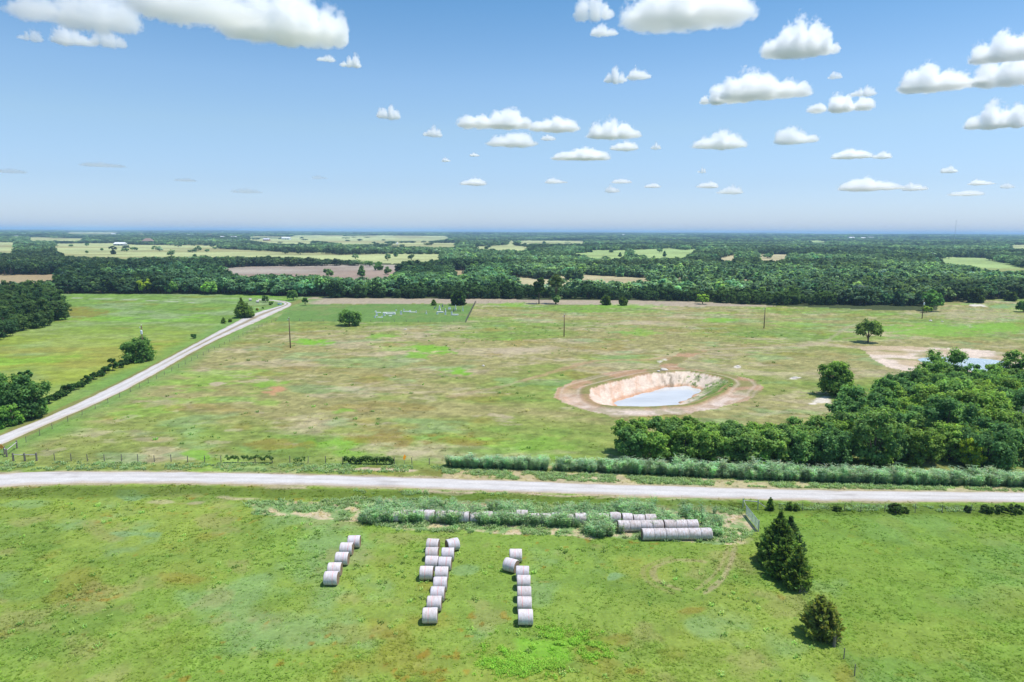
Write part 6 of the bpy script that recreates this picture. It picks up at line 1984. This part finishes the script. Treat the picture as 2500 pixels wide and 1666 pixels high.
CLOUDS = [
    ((540, -60, 846, 88), 'big bright cloud at the top of the sky with a ragged east side', 1.0),
    ((320, -70, 640, 34), 'long pale cloud streak along the top edge, west of the big bright cloud', .5),
    ((40, -50, 330, 48), 'faint long grey-white cloud streak at the top corner of the sky', .4),
    ((48, 66, 101, 96), 'small faint smudge of cloud under the long pale streaks', .3), ((130, 60, 232, 104), 'pale soft cloud under the long streaks, west one of a touching pair', .45), ((226, 62, 306, 108), 'pale soft cloud under the long streaks, east one of a touching pair', .4),
    ((830, 128, 882, 162), 'small round bright cloud alone in the blue below the big bright cloud', .8), ((773, 133, 818, 148), 'wisp of cloud beside the small round bright cloud', .3),
    ((918, 256, 976, 286), 'small domed cloud high and west of the low middle group', .7), ((1032, 306, 1081, 331), 'small pale cloud at the west end of the low middle group', .55),
    ((1104, 264, 1300, 308), 'long lumpy cloud with two humps in the low middle group', .9), ((1290, 284, 1417, 316), 'flat cloud joined to the east end of the long lumpy cloud', .75), ((1186, 320, 1312, 353), 'thin spreading cloud below the long lumpy cloud', .6),
    ((1319, 328, 1357, 341), 'tiny cloud puff between the thin spreading cloud and the mound-shaped one', .4), ((1078, 384, 1100, 394), 'tiny white cloud dot low in the sky, west one', .6), ((1147, 373, 1172, 381), 'tiny white cloud fleck low in the sky, east of the dot', .5), ((1122, 433, 1187, 450), 'small flat cloud low over the middle horizon', .6),
    ((1398, -30, 1500, 40), 'upper pale cloud at the top edge with a puff below it', .55), ((1440, 56, 1508, 84), 'soft puff hanging under the pale cloud at the top edge', .45), ((1516, -60, 1838, 52), 'large white cloud cut by the top edge, widest of the eastern half', .8),
    ((1858, 38, 2044, 129), 'big bright domed cloud with a flat base, tallest of the eastern half', 1.15), ((1473, 163, 1532, 198), 'west half of a small double cloud below the top edge clouds', .65), ((1528, 164, 1588, 190), 'east half of a small double cloud below the top edge clouds', .55),
    ((1747, 163, 1976, 234), 'long humped bright cloud tapering east, below the big domed cloud', 1.0), ((1707, 207, 1830, 249), 'low cloud tucked under the west end of the long humped cloud', .9), ((2022, 174, 2056, 190), 'tiny wisp alone in the blue under the big domed cloud', .35),
    ((1975, 228, 2132, 268), 'low wide cloud with a raised middle, east of the humped cloud', .85), ((2076, 210, 2138, 232), 'torn wisp above the low wide cloud', .35), ((2200, 154, 2395, 214), 'long cloud trailing east toward the picture edge', .8),
    ((2385, 72, 2560, 140), 'upper of two stacked bright clouds at the picture edge', .85), ((2395, 116, 2580, 198), 'lower of two stacked bright clouds at the picture edge', .85), ((2357, 244, 2499, 308), 'bright domed cloud standing alone near the picture edge', 1.05),
    ((1425, 288, 1569, 334), 'bright smooth mound-shaped cloud in the low middle group', .95), ((1489, 341, 1558, 364), 'small oval cloud beneath the mound-shaped cloud', .7), ((1588, 348, 1614, 363), 'tiny oval cloud east of the small oval one', .55), ((1347, 361, 1484, 388), 'flat long cloud with a bumpy top under the middle group', .9),
    ((1696, 316, 1821, 357), 'low peaked cloud below the humped bright cloud', .7), ((1893, 306, 1996, 345), 'peaked cloud with a tail, east of the low peaked one', .65), ((2036, 361, 2125, 385), 'flat-based low cloud, larger of a pair over the eastern woods', .8), ((2131, 368, 2176, 385), 'smaller cloud at the east end of a low pair', .65),
    ((2298, 405, 2337, 420), 'small cloud low over the eastern horizon, alone', .6), ((1703, 408, 1724, 421), 'tiny low cloud over the middle of the horizon', .5), ((2057, 433, 2204, 461), 'long low cloud bank over the eastern horizon', .6), ((2204, 446, 2260, 463), 'east end piece of the long low cloud bank', .5),
    ((1700, 442, 1752, 457), 'small flat low cloud west of the long low bank', .5), ((1476, 452, 1514, 468), 'lowest small cloud over the middle horizon', .4), ((1573, 447, 1613, 457), 'thin flat cloud sliver over the middle horizon', .4), ((1492, 436, 1543, 446), 'thin flat cloud above the lowest small cloud', .35),
    ((1329, 435, 1386, 446), 'thin broken cloud low over the middle of the sky', .35), ((2367, 437, 2425, 450), 'thin low cloud near the east end of the horizon', .45), ((2444, 445, 2474, 458), 'faint small cloud low at the east end', .35), ((1750, 452, 1814, 471), 'faint low cloud just west under the long bank', .35), ((200, 396, 302, 406), 'faint grey cloud streak low on the west side of the sky', .05), ((-10, 410, 62, 421), 'faint grey cloud streak low at the west picture edge', .05), ((566, 458, 640, 470), 'barely visible pale cloud streak low over the west horizon', .05), ((425, 434, 480, 442), 'thin grey cloud sliver low in the western sky', .05), ((760, 427, 800, 436), 'thin grey cloud sliver low toward the middle of the sky', .05), ((2318, 464, 2394, 476), 'faintest low cloud streak above the eastern horizon', .3),
]
SHAPES = {
    540: [(-.70, .55, .34), (-.35, .8, .36), (.02, 1.0, .36), (.36, .8, .30), (.66, .62, .22), (.88, .5, .14)],
    1858: [(-.62, .42, .34), (-.34, .82, .32), (0, 1.0, .36), (.32, .92, .30), (.6, .55, .26), (.85, .2, .16)],
    1747: [(-.62, .72, .30), (-.28, 1.0, .34), (.08, .80, .34), (.42, .55, .34), (.80, .38, .20)],
    1707: [(-.75, .4, .2), (-.25, 1.0, .42), (.3, .62, .4), (.72, .4, .26)],
    1425: [(-.55, .75, .34), (-.12, 1.0, .42), (.35, .78, .36), (.76, .3, .22)],
    1975: [(-.68, .45, .3), (-.1, 1.0, .3), (.16, .85, .24), (.62, .68, .34)],
    2357: [(-.6, .45, .34), (-.12, 1.0, .36), (.25, .75, .3), (.62, .85, .3)],
    1104: [(-.62, .6, .26), (-.25, .6, .3), (.12, .72, .3), (.45, 1.0, .32), (.8, .5, .2)],
}
for bx, lab, dn in CLOUDS:
    cloud(bx, lab, dens=dn, lobes=SHAPES.get(bx[0]))

# ------------------------------------------------------------------ haze: the air between here and the horizon
bm = bmesh.new()
bmesh.ops.create_cube(bm, size=1.0)
me = bpy.data.meshes.new('haze')
bm.to_mesh(me); bm.free()
hz = link(bpy.data.objects.new('haze', me))
hz.scale = (130000, 101000, 96)
hz.location = (0, 49000, 96 / 2 - 6)
mh, th, oh = new_mat('haze')
pv = N(th, 'ShaderNodeVolumePrincipled')
pv.inputs['Color'].default_value = (.45, .68, 1.0, 1)
pv.inputs['Density'].default_value = 9.5e-5
pv.inputs['Anisotropy'].default_value = 0.0
th.links.new(pv.outputs[0], oh.inputs['Volume'])
me.materials.append(mh)
tag(hz, 'thin blue summer haze over the far country', kind='stuff')
